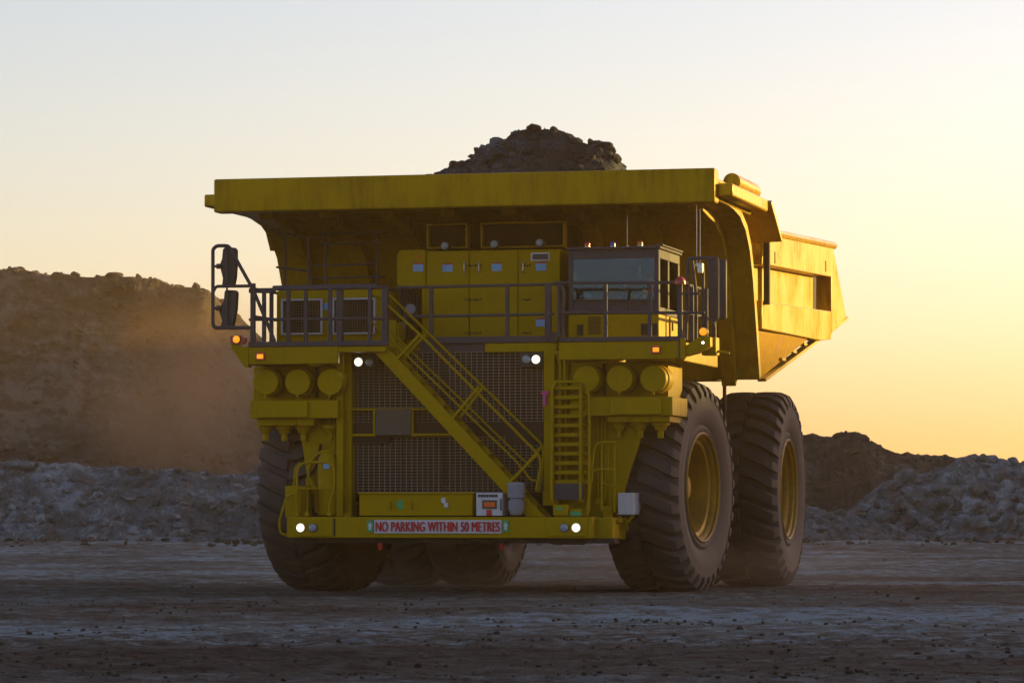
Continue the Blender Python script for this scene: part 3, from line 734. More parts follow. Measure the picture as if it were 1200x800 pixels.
# air cleaners --------------------------------------------------------
def cleaners(pxs, py, plate, box, box2, band, cups, flip):
    b = MB()
    b.pbox(plate[0], plate[1], plate[2], plate[3], 1.0, 2.2)
    b.pbox(*box, .62, 1.9); b.pbox(*box2, .56, .62); b.pbox(*band, .72, 1.7)
    for f in (.33, .66):
        xx = band[0]+(band[2]-band[0])*f; b.pbox(xx, band[1]-1, xx+2, band[3], .70, .72)
    o = b.build('air_cleaner', Y_, T, .012)
    for px in pxs:
        c = A(px, py, .55); b = MB()
        b.lathe([(0, 0), (0, .215), (.03, .232), (.06, .232), (.06, .225), (.16, .225), (.16, .245), (.52, .245)], (0, 0, 0), 36)
        b.v = [(c.x+y, .55+x, c.z+z) for x, y, z in b.v]
        b.box(c.x-.02, c.x+.02, .53, .56, c.z-.26, c.z-.20); b.build('filter_cap', Y_, o)
    for px in cups:
        c = A(px, cups_y, .95); b = MB(); b.lathe([(0, .15), (-.03, .155), (-.06, .15), (-.07, .12), (-.14, .09), (-.15, .055), (-.27, .055), (-.27, 0)], (0, 0, 0), 20)
        b.v = [(c.x+y, .95+z, c.z+x) for x, y, z in b.v]; b.build('dust_cup', Y_, o)
cups_y = 498
cleaners((311, 348.5, 386.5), 447.5, (297, 429, 396, 470), (293, 469, 396, 490), (302, 470, 360, 489), (301, 490, 368, 498.5), (311.5, 333.5, 356, 388), 0)
cups_y = 494
cleaners((687, 726, 765.5), 443.5, (668, 424, 783, 466), (668, 465, 788, 487), (715, 466, 775, 485.5), (712, 487, 785, 494.5), (725, 750, 774), 1)
for q in ((369, 430, 373.5, 466), (706, 426, 710, 464)): b = MB(); b.pbox(*q, .98, 1.02); b.build('filter_gap', M['dark'], T)
b = MB(); b.pbox(291, 426.5, 325, 431, .95, 1.3); b.build('tread_plate', M['silver'], T) if False else None

# yellow side frames behind the ladders
b = MB()
b.prism([XZ(x, y, 1.04) for x, y in ((350, 492), (396, 492), (396, 606), (373, 606), (359, 555))], 'y', 1.04, 1.11)
b.build('frame_plate', Y_, T, .01)
b = MB()
b.prism([XZ(x, y, 1.04) for x, y in ((650, 424), (674, 424), (674, 474), (762, 490), (753, 506), (722, 606), (650, 606))], 'y', 1.04, 1.11)
b.build('frame_plate', Y_, T, .01)
b = MB(); c0, c1 = A(384, 603, .82), A(384, 540, .82); b.cyl(c0, c1, .17, n=20); b.dome(c1, .17)
b.build('accumulator', Y_, T)
b = MB(); b.pbox(379, 542, 386, 549, .63, .65); b.build('sticker', M['blue'], T)
for pts, r, m in (([(362, 575), (362, 545), (372, 530), (388, 528), (394, 532)], .035, Y_), ([(366, 585), (358, 565), (372, 545), (376, 520)], .028, D_), ([(372, 600), (370, 575), (364, 560)], .05, Y_),
                  ([(392, 600), (392, 440)], .022, Y_), ([(386, 500), (386, 415), (392, 412)], .02, Y_)):
    b = MB(); b.tube(rounded([A(x, y, .95) for x, y in pts], .15), r, 8); b.build('hose', m, T)
b = MB(); b.pbox(334, 569, 352, 606, .3, 1.0); b.pbox(336, 606, 346, 629, .2, .9); b.build('step_box', Y_, T, .012)
b = MB()
def loop(pts, Y, r=.02, rad=.1): b.tube(rounded([A(x, y, Y) for x, y in pts], rad), r, 8)
loop([(348, 604), (348, 542), (392, 541), (392, 573), (386, 588), (386, 604)], .25, .022, .2); loop([(348, 572), (392, 572)], .25, .018)
loop([(344, 570), (346, 548), (352, 542)], .7, .02); loop([(360, 604), (360, 560)], .7, .022)
for x in (348, 360, 386): b.cyl(A(x, 604, .25), A(x, 598, .25), .05, .02, n=10)
b.build('handrail', Y_, T)
b = MB(); loop([(344, 579), (336, 581), (327, 612), (329, 625), (338, 627), (344, 627)], .15, .024, .12); b.build('step_guard', Y_, T)
b = MB()
loop([(688, 604), (692, 560), (697, 518), (722, 518)], .35, .022, .15); loop([(693, 565), (694, 550), (720, 550)], .35, .02)
loop([(705, 598), (705, 519)], .5, .02); loop([(712, 560), (712, 519)], .7, .02); loop([(720, 600), (720, 519)], .7, .02); loop([(706, 566), (714, 569), (722, 569)], .5, .016)
b.build('handrail', Y_, T)
for x in (701, 705, 709):
    b = MB(); b.tube([A(x, 470, .97), A(x, 590, .97)], .022, 8); b.build('pipe', Y_, T)
b = MB(); b.pbox(697, 583, 707, 592, .9, 1.2); b.pbox(706, 592, 718, 628, .8, 1.3); b.build('valve_block', Y_, T, .02)
# electrical box on the right
b = MB(); b.pbox(724, 577, 742, 603, .7, 1.4); b.build('junction_box', M['frame'], T, .015)
b = MB(); loop([(720, 628), (730, 616), (742, 604)], .9, .03, .1); loop([(727, 604), (726, 628)], .9, .03); loop([(733, 606), (736, 622), (730, 620), (738, 608)], .85, .012); b.build('bracket', Y_, T)

# ladder
b = MB()
for x in (650, 683): b.bar(A(x-2, 588, .5), A(x-2, 448, .5), .05, .12, (0, 1, 0))
b.build('ladder_rail', Y_, T, .006) if False else None
LD = b.build('ladder', Y_, T, .006)
for k in range(11):
    y = 452+k*11.0
    b = MB(); b.pbox(648, y, 684, y+4.6, .5, .82)
    b.build('tread', Y_, LD, .006)
b = MB()
for y in range(458, 562, 22):
    b.pbox(650, y, 653.5, y+3, .47, .5); b.pbox(678, y, 681.5, y+3, .47, .5)
b.build('bolt', M['dark'], LD)
b = MB(); b.pbox(650, 566, 684, 585, .45, .5); b.build('mud_flap', G_, LD, .005)
b = MB(); loop([(690, 600), (691, 470), (688, 452), (684, 447), (650, 447)], .3, .022, .15); loop([(646, 585), (647, 455), (652, 447)], .3, .022, .1)
b.build('ladder_handrail', Y_, LD)
for x in (657, 664):
    b = MB(); b.tube(rounded([A(x-4, 575, .96), A(x, 560, .96), A(x, 425, .96), A(x-6, 412, .96)], .2), .035, 8); b.build('pipe', Y_, T)
b = MB(); loop([(650, 413), (656, 413), (662, 420), (662, 450)], .7, .03, .15); b.build('pipe', Y_, T)
b = MB(); b.pbox(648, 591, 666, 604, .25, .7); b.pbox(667, 596, 682, 604, .3, .7); o = b.build('service_box', Y_, T, .01)
b = MB(); b.pbox(652, 594, 659, 597.5, .24, .255); b.pbox(668, 599, 681, 604, .29, .305); b.build('sticker', M['green'], o)
b = MB(); c = A(680, 547, .7); b.cyl(c+Vector((0, .1, 0)), c, .04, n=12); b.build('lamp', M['unlit'], T)

# stairs ----------------------------------------------------------------
ST0, ST1 = (446, 408), (628, 600)
def SP(t, off, Y):                                                 # t along the flight, off px to the right
    return A(ST0[0]+(ST1[0]-ST0[0])*t+off, ST0[1]+(ST1[1]-ST0[1])*t, Y)
b = MB()
for Y0, Y1 in ((.42, .50), (1.0-.12, 1.0-.04)):
    a0, a1, c1, c0 = A(437, 411, .42), A(617, 605, .42), A(638, 605, .42), A(452, 405, .42)
    b.prism([(a0.x, a0.z), (a1.x, a1.z), (c1.x, c1.z), (c0.x, c0.z)], 'y', Y0, Y1)
STR = b.build('stairs', Y_, T, .006)
a, c = A(446, 408, .42), A(628, 605, .42)
for k in range(13):
    t = (k+.6)/13.5; x, z = a.x+(c.x-a.x)*t, a.z+(c.z-a.z)*t
    b = MB(); b.box(x-.08, x+.16, .50, .88, z-.02, z+.02); b.build('tread', Y_, STR)
for Y, dx, dy in ((.44, 0, 0), (.92, 0, 0)):
    b = MB()
    if Y < .5:
        top = rounded([A(x, y, Y) for x, y in ((433, 346), (444, 348), (492, 392), (619, 520), (632, 533), (634, 545), (628, 575))], .12)
        mid = rounded([A(x, y, Y) for x, y in ((434, 376), (462, 402), (606, 541), (622, 562), (628, 563))], .1)
        posts = (((456, 430), (492, 392)), ((522, 500), (561, 453)), ((592, 570), (630, 531)))
    else:
        top = rounded([A(x, y, Y) for x, y in ((449, 396), (450, 348), (457, 346), (520, 408), (637, 522), (636, 545), (632, 576))], .12)
        mid = rounded([A(x, y, Y) for x, y in ((449, 380), (478, 408), (622, 547))], .1)
        posts = (((470, 424), (500, 390)), ((537, 492), (567, 452)), ((604, 560), (634, 524)))
    b.tube(top, .023, 8); b.tube(mid, .018, 8)
    for p, q in posts: b.bar(A(p[0], p[1], Y), A(q[0], q[1], Y), .045, .045, (0, 1, 0))
    b.build('handrail', Y_, STR)
b = MB(); b.pbox(452, 375, 464, 412, .92, 1.0); b.prism([XZ(x, y, .95) for x, y in ((449, 380), (452, 380), (485, 413), (449, 413))], 'y', .95, .99); b.build('stair_gusset', Y_, STR)

# left equipment cabinet
b = MB(); b.pbox(324, 340, 450, 400, 1.5, 3.0); b.pbox(326, 335, 350, 341, 1.7, 2.0); LC = b.build('grid_cabinet', Y_, T, .015)
for a, c, d, e in ((329, 350, 377.5, 392), (389, 349, 439.5, 391.5)):
    b = MB()
    for q in ((a, c, e and d, c+2.2), (a, e-2.2, d, e), (a, c, a+2.2, e), (d-2.2, c, d, e)): b.pbox(*q, 1.42, 1.5)
    o = b.build('vent', M['frame'], LC, .004)
    b = MB(); b.pbox(a+2, c+2, d-2, e-2, 1.48, 1.499); b.build('backing', M['core'], o)
    b = MB(); wires([(a+2, c+2, d-2, e-2)], 1.46, b, 3.2, 3.2, .0045); b.build('mesh_screen', M['panel'], o)
b = MB(); b.pbox(379.5, 355, 384, 363, 1.48, 1.5); b.build('sticker', M['blue'], LC)
# central cabinets
b = MB(); b.pbox(494, 293, 657, 396, 2.0, 3.8); CC = b.build('control_cabinet', Y_, T, .02)
b = MB(); b.pbox(470, 292.5, 499, 337.5, 1.96, 3.4); b.lathe([(0, 0), (0, .3), (.06, .34), (.1, .34)], (0, 0, 0), 4) if False else None
b.prism([XZ(x, y, 1.99) for x, y in ((465, 299), (468, 293.5), (473, 293.5), (473, 337), (468, 337), (465, 331))], 'y', 1.99, 3.2)
b.build('side_cabinet', Y_, T, .02)
for a, c in ((500.5, 549.5), (550.5, 606.5), (608, 656)):
    b = MB(); b.pbox(a, 294.5, c, 395, 1.97, 2.0); b.build('cabinet_door', Y_, CC, .006)
b = MB()
for px, py in ((544, 313), (561, 313), (613, 313)): p = A(px, py, 1.93); b.tube([p+Vector((0, .04, .10)), p+Vector((0, 0, .06)), p+Vector((0, 0, -.06)), p+Vector((0, .04, -.10))], .014, 6)
b.build('door_handle', M['silver'], CC)
b = MB()
for py in (311, 351, 390):
    for px in (553, 611):
        for k in range(7): b.pbox(px-9+k*3, py-1.2+(k % 2)*.8, px-7.2+k*3, py+.6+(k % 3)*.5, 1.955, 1.972) if px == 553 or k > 2 else None
b.build('hinge', M['dark'], CC)
for px, py in ((490, 313.5), (524.5, 314), (582, 313), (634, 312.5), (634, 378)):
    Yk = 1.945 if px < 495 else 1.96
    b = MB(); b.pbox(px-6, py-4.5, px+6, py+4.5, Yk, Yk+.012); o = b.build('sticker', M['blue'], CC)
    b = MB(); b.pbox(px-6, py-5.6, px+6, py-4, Yk-.006, Yk+.01); b.build('sticker_band', M['red'], o)
b = MB(); b.prism([XZ(x, y, 1.945) for x, y in ((488, 303), (490, 297), (492, 303))], 'y', 1.945, 1.957); b.build('warning_triangle', M['orange'], CC)
b = MB(); b.pbox(622, 296, 644, 305.5, 1.955, 1.968); o = b.build('placard', M['white'], CC)
b = MB(); b.pbox(624, 297.6, 642.5, 304, 1.948, 1.956); b.build('placard_print', M['black'], o)
for a, t0, c, d in ((500, 262, 547.5, 291), (563, 260, 661.5, 290)):
    b = MB()
    for q in ((a, t0, c, t0+1.8), (a, d-1.8, c, d), (a, t0, a+2, d), (c-2, t0, c, d)): b.pbox(*q, 2.2, 2.4)
    o = b.build('duct', M['body'], T, .01)
    b = MB(); b.pbox(a+1, t0+1, c-1, d-1, 2.35, 3.4); b.build('duct_core', M['core'], o)
for px, py in ((521, 288), (579, 286), (632, 284.5)):
    lamp(px, py, 1.9, .065, M['unlit'], T, 'work_light')
# hoses between cabinets
b = MB(); b.pbox(450, 338, 494, 397, 3.2, 3.4); b.build('bulkhead', M['dark'], T)
for k in range(6):
    x = 470+k*4; b = MB(); b.tube(rounded([A(x, 339, 2.4), A(x, 352, 2.2), A(x-8+k, 372, 2.0), A(x-6, 396, 2.2)], .2), .03, 7); b.build('hose', M['black'], T)
b = MB(); b.cyl(A(481, 362, 1.6), A(481, 362, 1.9), .09, n=14); b.cyl(A(471, 378, 1.5), A(471, 384, 1.5), .06, n=12); b.build('coupling', M['cloth'], T)
b = MB(); b.pbox(450, 378, 468, 397, 1.2, 1.6); b.build('battery_box', Y_, T, .01)

# deck handrails -------------------------------------------------------
def rail(lines, posts, Y, r=.026, pr=.03, name='guard_rail', mat=None):
    b = MB()
    for pts in lines: b.tube(rounded([A(x, y, Y) for x, y in pts], .08), r, 8)
    for x, y0, y1 in posts: b.bar(A(x, y0, Y), A(x, y1, Y), pr*2, pr*2, (0, 1, 0))
    return b.build(name, mat or G_, T)
rail([((292, 339.5), (450, 336.5)), ((292, 341.5), (323, 342)), ((292, 374.5), (450, 373))], [(309.5, 339, 400), (338, 340, 400), (358.5, 340, 400), (387, 338, 400), (433.5, 337, 400)], .35)
rail([((320, 337.5), (442, 335))], [(398.5, 336, 403), (451.5, 335, 400)], .40, r=.042, pr=.05)
rail([((466, 337), (650, 333)), ((474, 371), (650, 368))], [(505.5, 336, 396), (594.5, 334, 396)], 1.0)
rail([], [(642.5, 333, 398)], 1.0, pr=.05)
rail([((650, 331.5), (795, 331)), ((656, 366), (800, 366.5))], [(709.5, 331, 396), (761.5, 331, 396)], .35)
rail([((655, 394), (655, 334), (648, 332)), ((660, 394), (660, 338), (655, 334))], [], .6, r=.03)
b = MB(); b.tube(rounded([A(x, y, .97) for x, y in ((644, 392), (640, 396), (650, 396), (656, 388))], .05), .03, 8); b.cyl(A(648, 395, .9), A(648, 395, 1.0), .09, n=14); b.build('hose_reel', G_, T)
# side rails running back along both deck ends
for s, xx in ((-1, xL0+.06), (1, xR1-.06)):
    b = MB(); zz = A(300 if s < 0 else 780, 338 if s < 0 else 331, .35).z; zm = (zz+zt)/2
    for z in (zz, zm): b.tube([(xx, .35, z), (xx, 3.4, z)], .026, 8)
    for y in (.35, 1.4, 2.4, 3.4): b.bar((xx, y, zt), (xx, y, zz), .06, .06, (0, 1, 0))
    b.build('guard_rail', G_, T)
# tall rear guard rail seen under the canopy, left
rail([((324, 273), (370, 279)), ((372, 274), (456, 271)), ((324, 313), (366, 318)), ((366, 312), (440, 309)), ((362, 326), (452, 324)), ((376, 286), (450, 283))], [(334, 272, 338), (362, 280, 338), (382, 272, 338), (442, 272, 338)], 3.2, r=.02, pr=.02)

# mirrors --------------------------------------------------------------
b = MB(); Ym = .3
b.tube(rounded([A(x, y, Ym) for x, y in ((297, 384), (252, 384), (249.5, 380), (249.5, 292), (254, 288), (268, 288), (272, 295), (297, 340), (322, 400))], .12), .032, 8)
b.tube(rounded([A(x, y, Ym) for x, y in ((250, 342), (253, 335.5), (298, 335))], .08), .028, 8)
b.bar(A(296.5, 332, Ym), A(296.5, 401, Ym), .075, .075, (0, 1, 0))
for y in (312, 361): b.tube([A(249.5, y, Ym), A(258, y, Ym)], .022, 6); b.cyl(A(254, y, Ym), A(258, y, Ym), .045, n=8)
b.tube([A(266, 290, Ym), A(266, 384, Ym)], .018, 6)
MR = b.build('mirror_bracket', G_, T)
for pts in (((261, 292), (263, 290), (275, 290), (277, 293), (277, 310), (276, 325), (274, 335), (260, 334), (261, 326), (258, 314), (257, 311), (260, 303)),
            ((263, 341), (265, 339.5), (276, 340), (278, 343), (277, 362), (275, 373), (273, 383), (258, 383), (260, 376), (257, 366), (256, 362), (262, 352))):
    b = MB(); b.prism([XZ(x, y, Ym+.05) for x, y in pts], 'y', Ym+.04, Ym+.16); b.build('mirror', M['black'], MR, .02)
b = MB(); Ym = .9
b.tube(rounded([A(x, y, Ym) for x, y in ((804, 398), (806, 310), (806, 303), (840, 302), (841, 306), (841, 374), (834, 376))], .12), .03, 8)
b.tube([A(811, 304, Ym), A(816, 345, Ym), A(816, 396, Ym)], .028, 8)
b.tube([A(824, 318, Ym), A(824, 396, Ym)], .03, 8); b.tube([A(828, 338, Ym), A(828, 396, Ym)], .03, 8)
b.tube(rounded([A(x, y, Ym) for x, y in ((820, 372), (830, 372), (838, 380), (838, 398))], .1), .02, 8)
MR2 = b.build('mirror_bracket', G_, T)
for q in ((829, 304, 851, 374),):
    b = MB(); b.pbox(*q, Ym+.4, Ym+.5); b.build('mirror', M['deckgrey'], MR2, .03)
b = MB(); b.pbox(817, 308, 823, 320, Ym-.1, Ym+.05); b.build('camera_unit', M['silver'], MR2, .01)
rail([((797, 331), (806, 331)), ((797, 344), (820, 344)), ((797, 367), (826, 366))], [(797.5, 330, 420)], .3, r=.02, pr=.03)
b = MB(); p = A(797, 330, .2); b.cyl(p, p+Vector((0, 0, -.04)), .10, n=14); b.dome(p, .09); b.build('beacon', M['bred'], T)

# cab --------------------------------------------------------------------
cx0, cx1 = A(666, 330, 1.3).x, A(772, 330, 1.3).x
zc0, zc1, zs_, zg0, zg1 = A(718, 396, 1.3).z, A(718, 292.5, 1.3).z, A(718, 368, 1.3).z, A(718, 351.5, 1.3).z, A(718, 303, 1.3).z
gx0, gx1 = A(672, 330, 1.3).x, A(766.5, 330, 1.3).x; cy0, cy1 = 1.3, 3.1
b = MB()
b.box(cx0, cx1, cy0, cy1, zc0, zs_-.003)
CAB = b.build('cab', Y_, T, .015)
b = MB(); th = .05
b.box(cx0, gx0, cy0, cy0+th, zs_, zc1); b.box(gx1, cx1, cy0, cy0+th, zs_, zc1)
b.box(gx0, gx1, cy0, cy0+th, zs_, zg0); b.box(gx0, gx1, cy0, cy0+th, zg1, zc1)
b.box(cx0, cx0+.05, cy0+th, cy1, zs_, zc1); b.box(cx0+.05, cx1, cy1-.05, cy1, zs_, zc1)
b.box(cx0+.05, cx1-.05, cy0+th, cy1-.05, zc1-.05, zc1)

zw0 = zs_+.12
b.box(cx1-.05, cx1, cy0+th, cy1-.05, zg1, zc1); b.box(cx1-.05, cx1, cy0+th, cy1-.05, zs_, zw0)
for y0, y1 in ((cy0+th, cy0+.12), (cy0+.78, cy0+.9), (cy1-.14, cy1-.05)): b.box(cx1-.05, cx1, y0, y1, zw0, zg1)
b.build('cab_shell', G_, CAB, .008)
b = MB(); b.box(cx0+.06, cx1-.06, cy1-.08, cy1-.055, zs_+.01, zc1-.06); b.box(cx0+.055, cx0+.075, cy0+.07, cy1-.09, zs_+.01, zc1-.06); b.build('cab_lining', M['inside'], CAB)
b = MB(); b.box(cx0-.03, cx1+.04, cy0-.06, cy1+.03, zc1+.003, zc1+.05); b.box(cx1-.1, cx1+.06, cy0+.05, cy1+.03, zc1+.0525, zc1+.09); b.build('roof', G_, CAB, .015)
b = MB(); b.box(gx0, gx1, cy0+.012, cy0+.02, zg0, zg1); b.build('windscreen', M['glass'], CAB)
b = MB(); b.box(cx1-.03, cx1-.024, cy0+.12, cy0+.78, zw0, zg1); b.build('side_window', M['glass'], CAB)
b = MB(); b.box(cx1-.03, cx1-.024, cy0+.9, cy1-.14, zw0, zg1); b.build('side_window', M['glass'], CAB)
b = MB(); b.box(cx1, cx1+.03, cy0+.86, cy1-.1, zc0+.05, zs_-.02); b.box(cx1+.03, cx1+.06, cy0+.95, cy0+1.0, zs_-.25, zs_-.1); b.build('cab_door', Y_, CAB, .008)
b = MB(); b.box(cx0+.05, cx1-.05, cy0+.1, cy0+.45, zs_+.0, zg0-.012); b.build('dashboard', M['inside'], CAB, .03)
b = MB()
for px0, px1, py0, py1 in ((708, 723, 351, 356), (747, 758, 351, 356)): b.tube([A(px0, py0, 1.26), A(px1, py1, 1.26)], .012, 6)
b.tube([A(734, 352, 1.27), A(734, 364, 1.27)], .015, 6); b.tube([A(671, 351.5, 1.27), A(768, 351.5, 1.27)], .012, 6)
b.build('wiper', M['black'], CAB)
b = MB()
for k in range(9): b.pbox(689, 371+k*2.4, 704, 372.2+k*2.4, 1.285, 1.30)
b.build('louvre', M['dark'], CAB)
b = MB(); b.pbox(676, 380, 683, 393, 1.28, 1.30); b.pbox(751, 379, 771, 393, 1.28, 1.30); b.build('step_recess', M['dark'], CAB)
b = MB(); cxs = (cx0+cx1)/2+.16
b.box(cxs-.27, cxs+.27, 2.25, 2.75, zs_-.0+.02, zs_+.14); b.box(cxs-.26, cxs+.26, 2.72, 2.86, zs_+.1, zs_+.85); b.build('driver_seat', M['inside'], CAB, .04)
b = MB(); sc_ = Vector((cxs, 1.92, zs_+.42)); b.tube([sc_+Vector((.2*math.cos(a), .09*math.sin(a), .18*math.sin(a))) for a in [2*math.pi*i/24 for i in range(24)]], .014, 6, True); b.tube([sc_, (cxs, 1.72, zs_+.12)], .03, 8); b.bar(sc_-Vector((.2, 0, 0)), sc_+Vector((.2, 0, 0)), .03, .02); b.build('steering_wheel', M['black'], CAB)
for px, py, m in ((688, 287.5, M['bred']), (718, 285.5, M['bblue']), (750, 286.5, M['borange'])):
    p = A(px, py+6, 1.6); p.z = zc1+.05; b = MB(); b.cyl(p, p+Vector((0, 0, .03)), .05, n=14); o = b.build('beacon', M['silver'], CAB)
    b = MB(); b.cyl(p+Vector((0, 0, .031)), p+Vector((0, 0, .08)), .05, .048, n=14); b.dome(p+Vector((0, 0, .08)), .048, 14, 4, .7); b.build('lens', m, o)
for px, py0, py1, Y in ((735, 291, 252, 1.6), (816.5, 312, 235, 1.3), (820.5, 312, 245, 1.35)):
    b = MB(); b.tube([A(px, py0, Y), A(px, py1, Y)], .006, 6); b.cyl(A(px, py0, Y), A(px, py0-3, Y), .03, .02, n=10); b.build('antenna', M['silver'], T)

# white hard hat on the dashboard
hp = A(686, 350, 1.50)
b = MB(); b.dome((0, 0, .02), .125, 24, 8, 1.1); b.cyl((0, 0, 0), (0, 0, .02), .15, .14, n=24); b.cyl((0, 0, .10), (0, 0, .165), .02, .03, n=8)
hh = b.build('hard_hat', M['hatw']); hh.location = ROOT+Vector((hp.x*CY+1.53*SY, -hp.x*SY+1.53*CY, zg0-.01))
tag(hh, 'white hard hat resting on the dashboard behind the windscreen', 'hard hat')
b = MB(); b.lathe([(0, .128), (.02, .13), (.04, .127)], (0, 0, 0), 24); b.v = [(y, z, x+.03) for x, y, z in b.v]; b.build('hat_band', M['black'], hh)

# driver ---------------------------------------------------------------
def skinned(name, joints, edges, mat, parent=None, sub=2):
    me = bpy.data.meshes.new(name); me.from_pydata([j[0] for j in joints], edges, []); me.materials.append(mat)
    o = bpy.data.objects.new(name, me); col.objects.link(o)
    if parent: o.parent = parent
    sk = o.modifiers.new('skin', 'SKIN'); sk.use_smooth_shade = True
    me.skin_vertices.new() if not me.skin_vertices else None
    for i, j in enumerate(joints): me.skin_vertices[0].data[i].radius = j[1] if isinstance(j[1], tuple) else (j[1], j[1])
    me.skin_vertices[0].data[0].use_root = True
    s = o.modifiers.new('sub', 'SUBSURF'); s.levels = s.render_levels = sub
    return o
sz = zs_+.16
dl = Vector((cxs, 2.45, sz)); base = ROOT+Vector((dl.x*CY+dl.y*SY, -dl.x*SY+dl.y*CY, dl.z))
J = [((0, 0, .06), (.15, .11)), ((0, .05, .25), (.14, .10)), ((0, .07, .42), (.16, .11)), ((0, .05, .52), (.08, .07)), ((0, .03, .60), (.055, .055)), ((0, -.0, .70), (.078, .095)), ((0, -.0, .79), (.07, .085)),
     ((.19, .05, .47), (.06, .06)), ((.25, -.08, .24), (.045, .045)), ((.19, -.38, .27), (.032, .032)), ((.17, -.46, .30), (.035, .022)),
     ((-.19, .05, .47), (.06, .06)), ((-.25, -.08, .24), (.045, .045)), ((-.19, -.38, .27), (.032, .032)), ((-.17, -.46, .30), (.035, .022)),
     ((.10, -.1, .05), (.085, .085)), ((.13, -.5, .02), (.065, .065)), ((-.10, -.1, .05), (.085, .085)), ((-.13, -.5, .02), (.065, .065))]
E = [(0,1),(1,2),(2,3),(3,4),(4,5),(5,6),(2,7),(7,8),(8,9),(9,10),(2,11),(11,12),(12,13),(13,14),(0,15),(15,16),(0,17),(17,18)]
pr = skinned('person', J, E, M['skin']); pr.location = base; pr.rotation_euler = (0, 0, -YAW)
tag(pr, 'driver in an orange work shirt seated behind the cab windscreen', 'person')
J2 = [((0, 0, .07), (.165, .125)), ((0, .05, .25), (.155, .115)), ((0, .065, .42), (.175, .125)), ((0, .05, .50), (.09, .08)),
      ((.19, .05, .47), (.075, .075)), ((.25, -.08, .24), (.056, .056)), ((.20, -.33, .265), (.043, .043)), ((-.19, .05, .47), (.075, .075)), ((-.25, -.08, .24), (.056, .056)), ((-.20, -.33, .265), (.043, .043))]
skinned('shirt', J2, [(0,1),(1,2),(2,3),(2,4),(4,5),(5,6),(2,7),(7,8),(8,9)], M['shirt'], pr)
b = MB(); b.dome((0, .01, .82), .105, 16, 6, .75); b.cyl((0, -.02, .81), (0, -.02, .822), .125, n=16); b.build('cap', M['hatw'], pr)
b = MB()
for s in (-1, 1): b.dome((s*.032, -.083, .755), .012, 8, 3, 1, '-y')
b.build('eye', M['black'], pr)
b = MB(); b.cyl((0, -.08, .75), (0, -.105, .715), .008, .017, n=8); b.bar((-.025, -.09, .685), (.025, -.09, .685), .008, .008); b.build('nose', M['skin'], pr)
for s in (-1, 1):                                                  # fingers closed round the steering wheel rim
    b = MB()
    for k in range(4):
        p0 = Vector((s*(.155+.016*k), -.48, .315)); b.tube([p0, p0+Vector((0, -.045, .02)), p0+Vector((0, -.07, -.01)), p0+Vector((0, -.055, -.035))], .009, 6)
    p0 = Vector((s*.15, -.46, .29)); b.tube([p0, p0+Vector((-s*.03, -.03, .0)), p0+Vector((-s*.035, -.06, .01))], .010, 6)
    b.build('hand', M['skin'], pr)

# ------------------------------------------------------------------ air
def volume(name, mesh_build, density, color, aniso=.3, noise_=None, absorb=None):
    m = bpy.data.materials.new(name); m.use_nodes = True; nt = m.node_tree; nt.nodes.clear(); L = nt.links.new
    out = N(nt, 'ShaderNodeOutputMaterial'); pv = N(nt, 'ShaderNodeVolumePrincipled'); L(pv.outputs[0], out.inputs['Volume'])
    pv.inputs['Color'].default_value = tuple(color)+(1,); pv.inputs['Density'].default_value = density; pv.inputs['Anisotropy'].default_value = aniso
    if absorb: pv.inputs['Absorption Color'].default_value = tuple(absorb)+(1,)
    if noise_:
        tc = N(nt, 'ShaderNodeTexCoord'); ln = N(nt, 'ShaderNodeVectorMath', operation='LENGTH'); L(tc.outputs['Object'], ln.inputs[0])
        mr = N(nt, 'ShaderNodeMapRange', interpolation_type='SMOOTHSTEP'); L(ln.outputs['Value'], mr.inputs[0])
        mr.inputs[1].default_value = 1.0; mr.inputs[2].default_value = .05; mr.inputs[3].default_value = 0; mr.inputs[4].default_value = 1
        n = N(nt, 'ShaderNodeTexNoise'); n.inputs['Scale'].default_value = noise_; n.inputs['Detail'].default_value = 4; L(tc.outputs['Object'], n.inputs['Vector'])
        r = N(nt, 'ShaderNodeMapRange'); L(n.outputs[0], r.inputs[0]); r.inputs[1].default_value = .35; r.inputs[2].default_value = .7
        mu = N(nt, 'ShaderNodeMath', operation='MULTIPLY'); L(mr.outputs[0], mu.inputs[0]); L(r.outputs[0], mu.inputs[1])
        m2 = N(nt, 'ShaderNodeMath', operation='MULTIPLY'); L(mu.outputs[0], m2.inputs[0]); m2.inputs[1].default_value = density; L(m2.outputs[0], pv.inputs['Density'])
    o = mesh_build(name); o.data.materials.clear(); o.data.materials.append(m); o['kind'] = 'stuff'; return o
def boxmesh(lo, hi):
    def f(name):
        return MB().box(lo[0], hi[0], lo[1], hi[1], lo[2], hi[2]).build(name, M['dark'])
    return f
def ballmesh(loc, sc):
    def f(name):
        v, fc = ico(3); b = MB(); b.add([tuple(x) for x in v*1.02], [tuple(int(k) for k in q) for q in fc]); o = b.build(name, M['dark'])
        o.location = loc; o.scale = sc; return o
    return f
hz = volume('haze', boxmesh((-1700, -430, -2), (1700, 2430, 28)), .00034, (1, .70, .38), .5)
hz['label'] = 'thin dusty evening haze over the whole yard'; hz['category'] = 'haze'
D = 205
dc = volume('dust_cloud', ballmesh(((215-600)/F*D, D, (598-470)/F*D+CAMZ), (8.2, 9, 7.2)), .15, (.47, .29, .16), .1, 1.3)
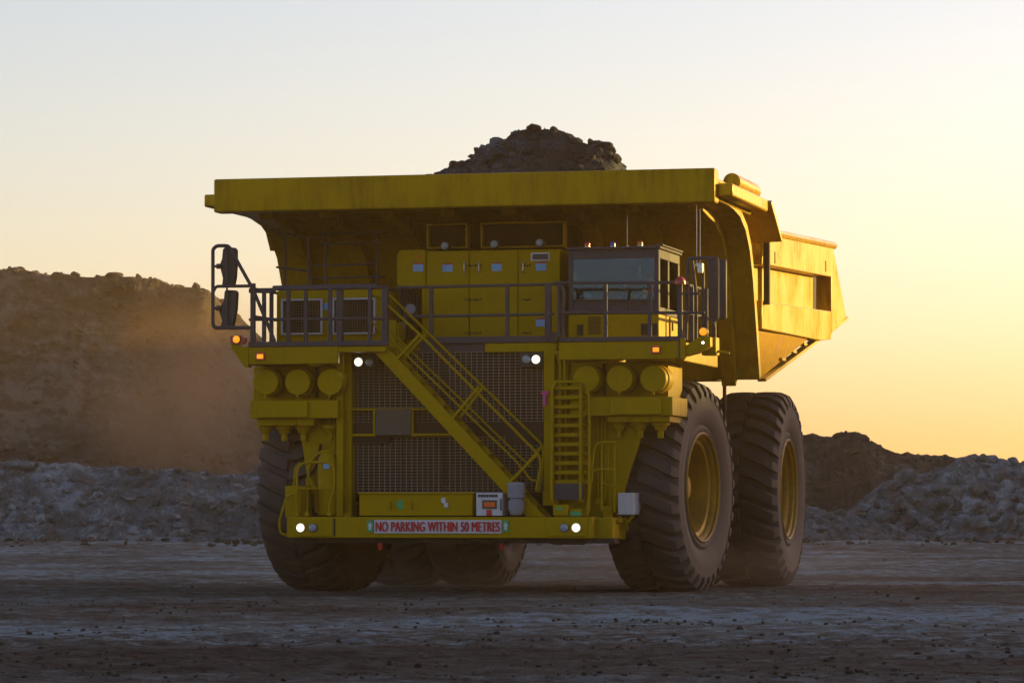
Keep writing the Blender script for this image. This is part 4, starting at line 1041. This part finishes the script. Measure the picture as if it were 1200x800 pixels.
dc['label'] = 'ball of brown dust hanging before the tall spoil hill'; dc['category'] = 'dust cloud'
dc = volume('dust_cloud', ballmesh(((290-600)/F*225, 225, 9.5), (12, 8, 9.5)), .07, (.44, .33, .24), .1, 1.0)
dc['label'] = 'thin pale dust drifting right of the brown dust ball'; dc['category'] = 'dust cloud'
dc = volume('dust_cloud', ballmesh((1.2, 69, .3), (9, 8, 1.2)), .09, (.85, .66, .5), .3, 1.5)
dc['label'] = 'thin dust stirred up under the truck wheels'; dc['category'] = 'dust cloud'

# ------------------------------------------------------------------ sky, sun, camera
w = bpy.data.worlds.new('World'); scene.world = w; w.use_nodes = True; nt = w.node_tree
bg = nt.nodes['Background']; sky = N(nt, 'ShaderNodeTexSky', sky_type='NISHITA')
SUNEL = R(6)
sky.sun_disc = False; sky.sun_elevation = SUNEL; sky.sun_rotation = SUNAZ
sky.air_density = .9; sky.dust_density = 1.3; sky.ozone_density = 1.5; sky.altitude = 0
nt.links.new(mix(nt, 1.0, sky.outputs[0], (1.10, .90, .95), 'MULTIPLY'), bg.inputs[0]); bg.inputs[1].default_value = .15
sd = bpy.data.lights.new('sun', 'SUN'); sd.energy = 5; sd.angle = R(.53); sd.color = (1, .70, .17)
so = bpy.data.objects.new('sun', sd); col.objects.link(so)
dirv = Vector((sx*math.cos(SUNEL), sy*math.cos(SUNEL), math.sin(SUNEL)))
so.rotation_euler = (-dirv).to_track_quat('-Z', 'Y').to_euler(); so.location = (60, 60, 60)

cam = bpy.data.cameras.new('camera'); co_ = bpy.data.objects.new('camera', cam); col.objects.link(co_)
co_.location = (0, 0, CAMZ); co_.rotation_euler = (math.pi/2+PITCH, 0, 0)
cam.sensor_width = 36; cam.lens = F/1200*36; cam.clip_end = 20000; cam.clip_start = .5
scene.camera = co_
vs = scene.view_settings; vs.view_transform = 'Standard'; vs.look = 'None'; vs.exposure = 1.21; vs.gamma = 1
scene.cycles.volume_bounces = 1; scene.cycles.max_bounces = 6; scene.cycles.volume_max_steps = 128
scene.cycles.use_denoising = True
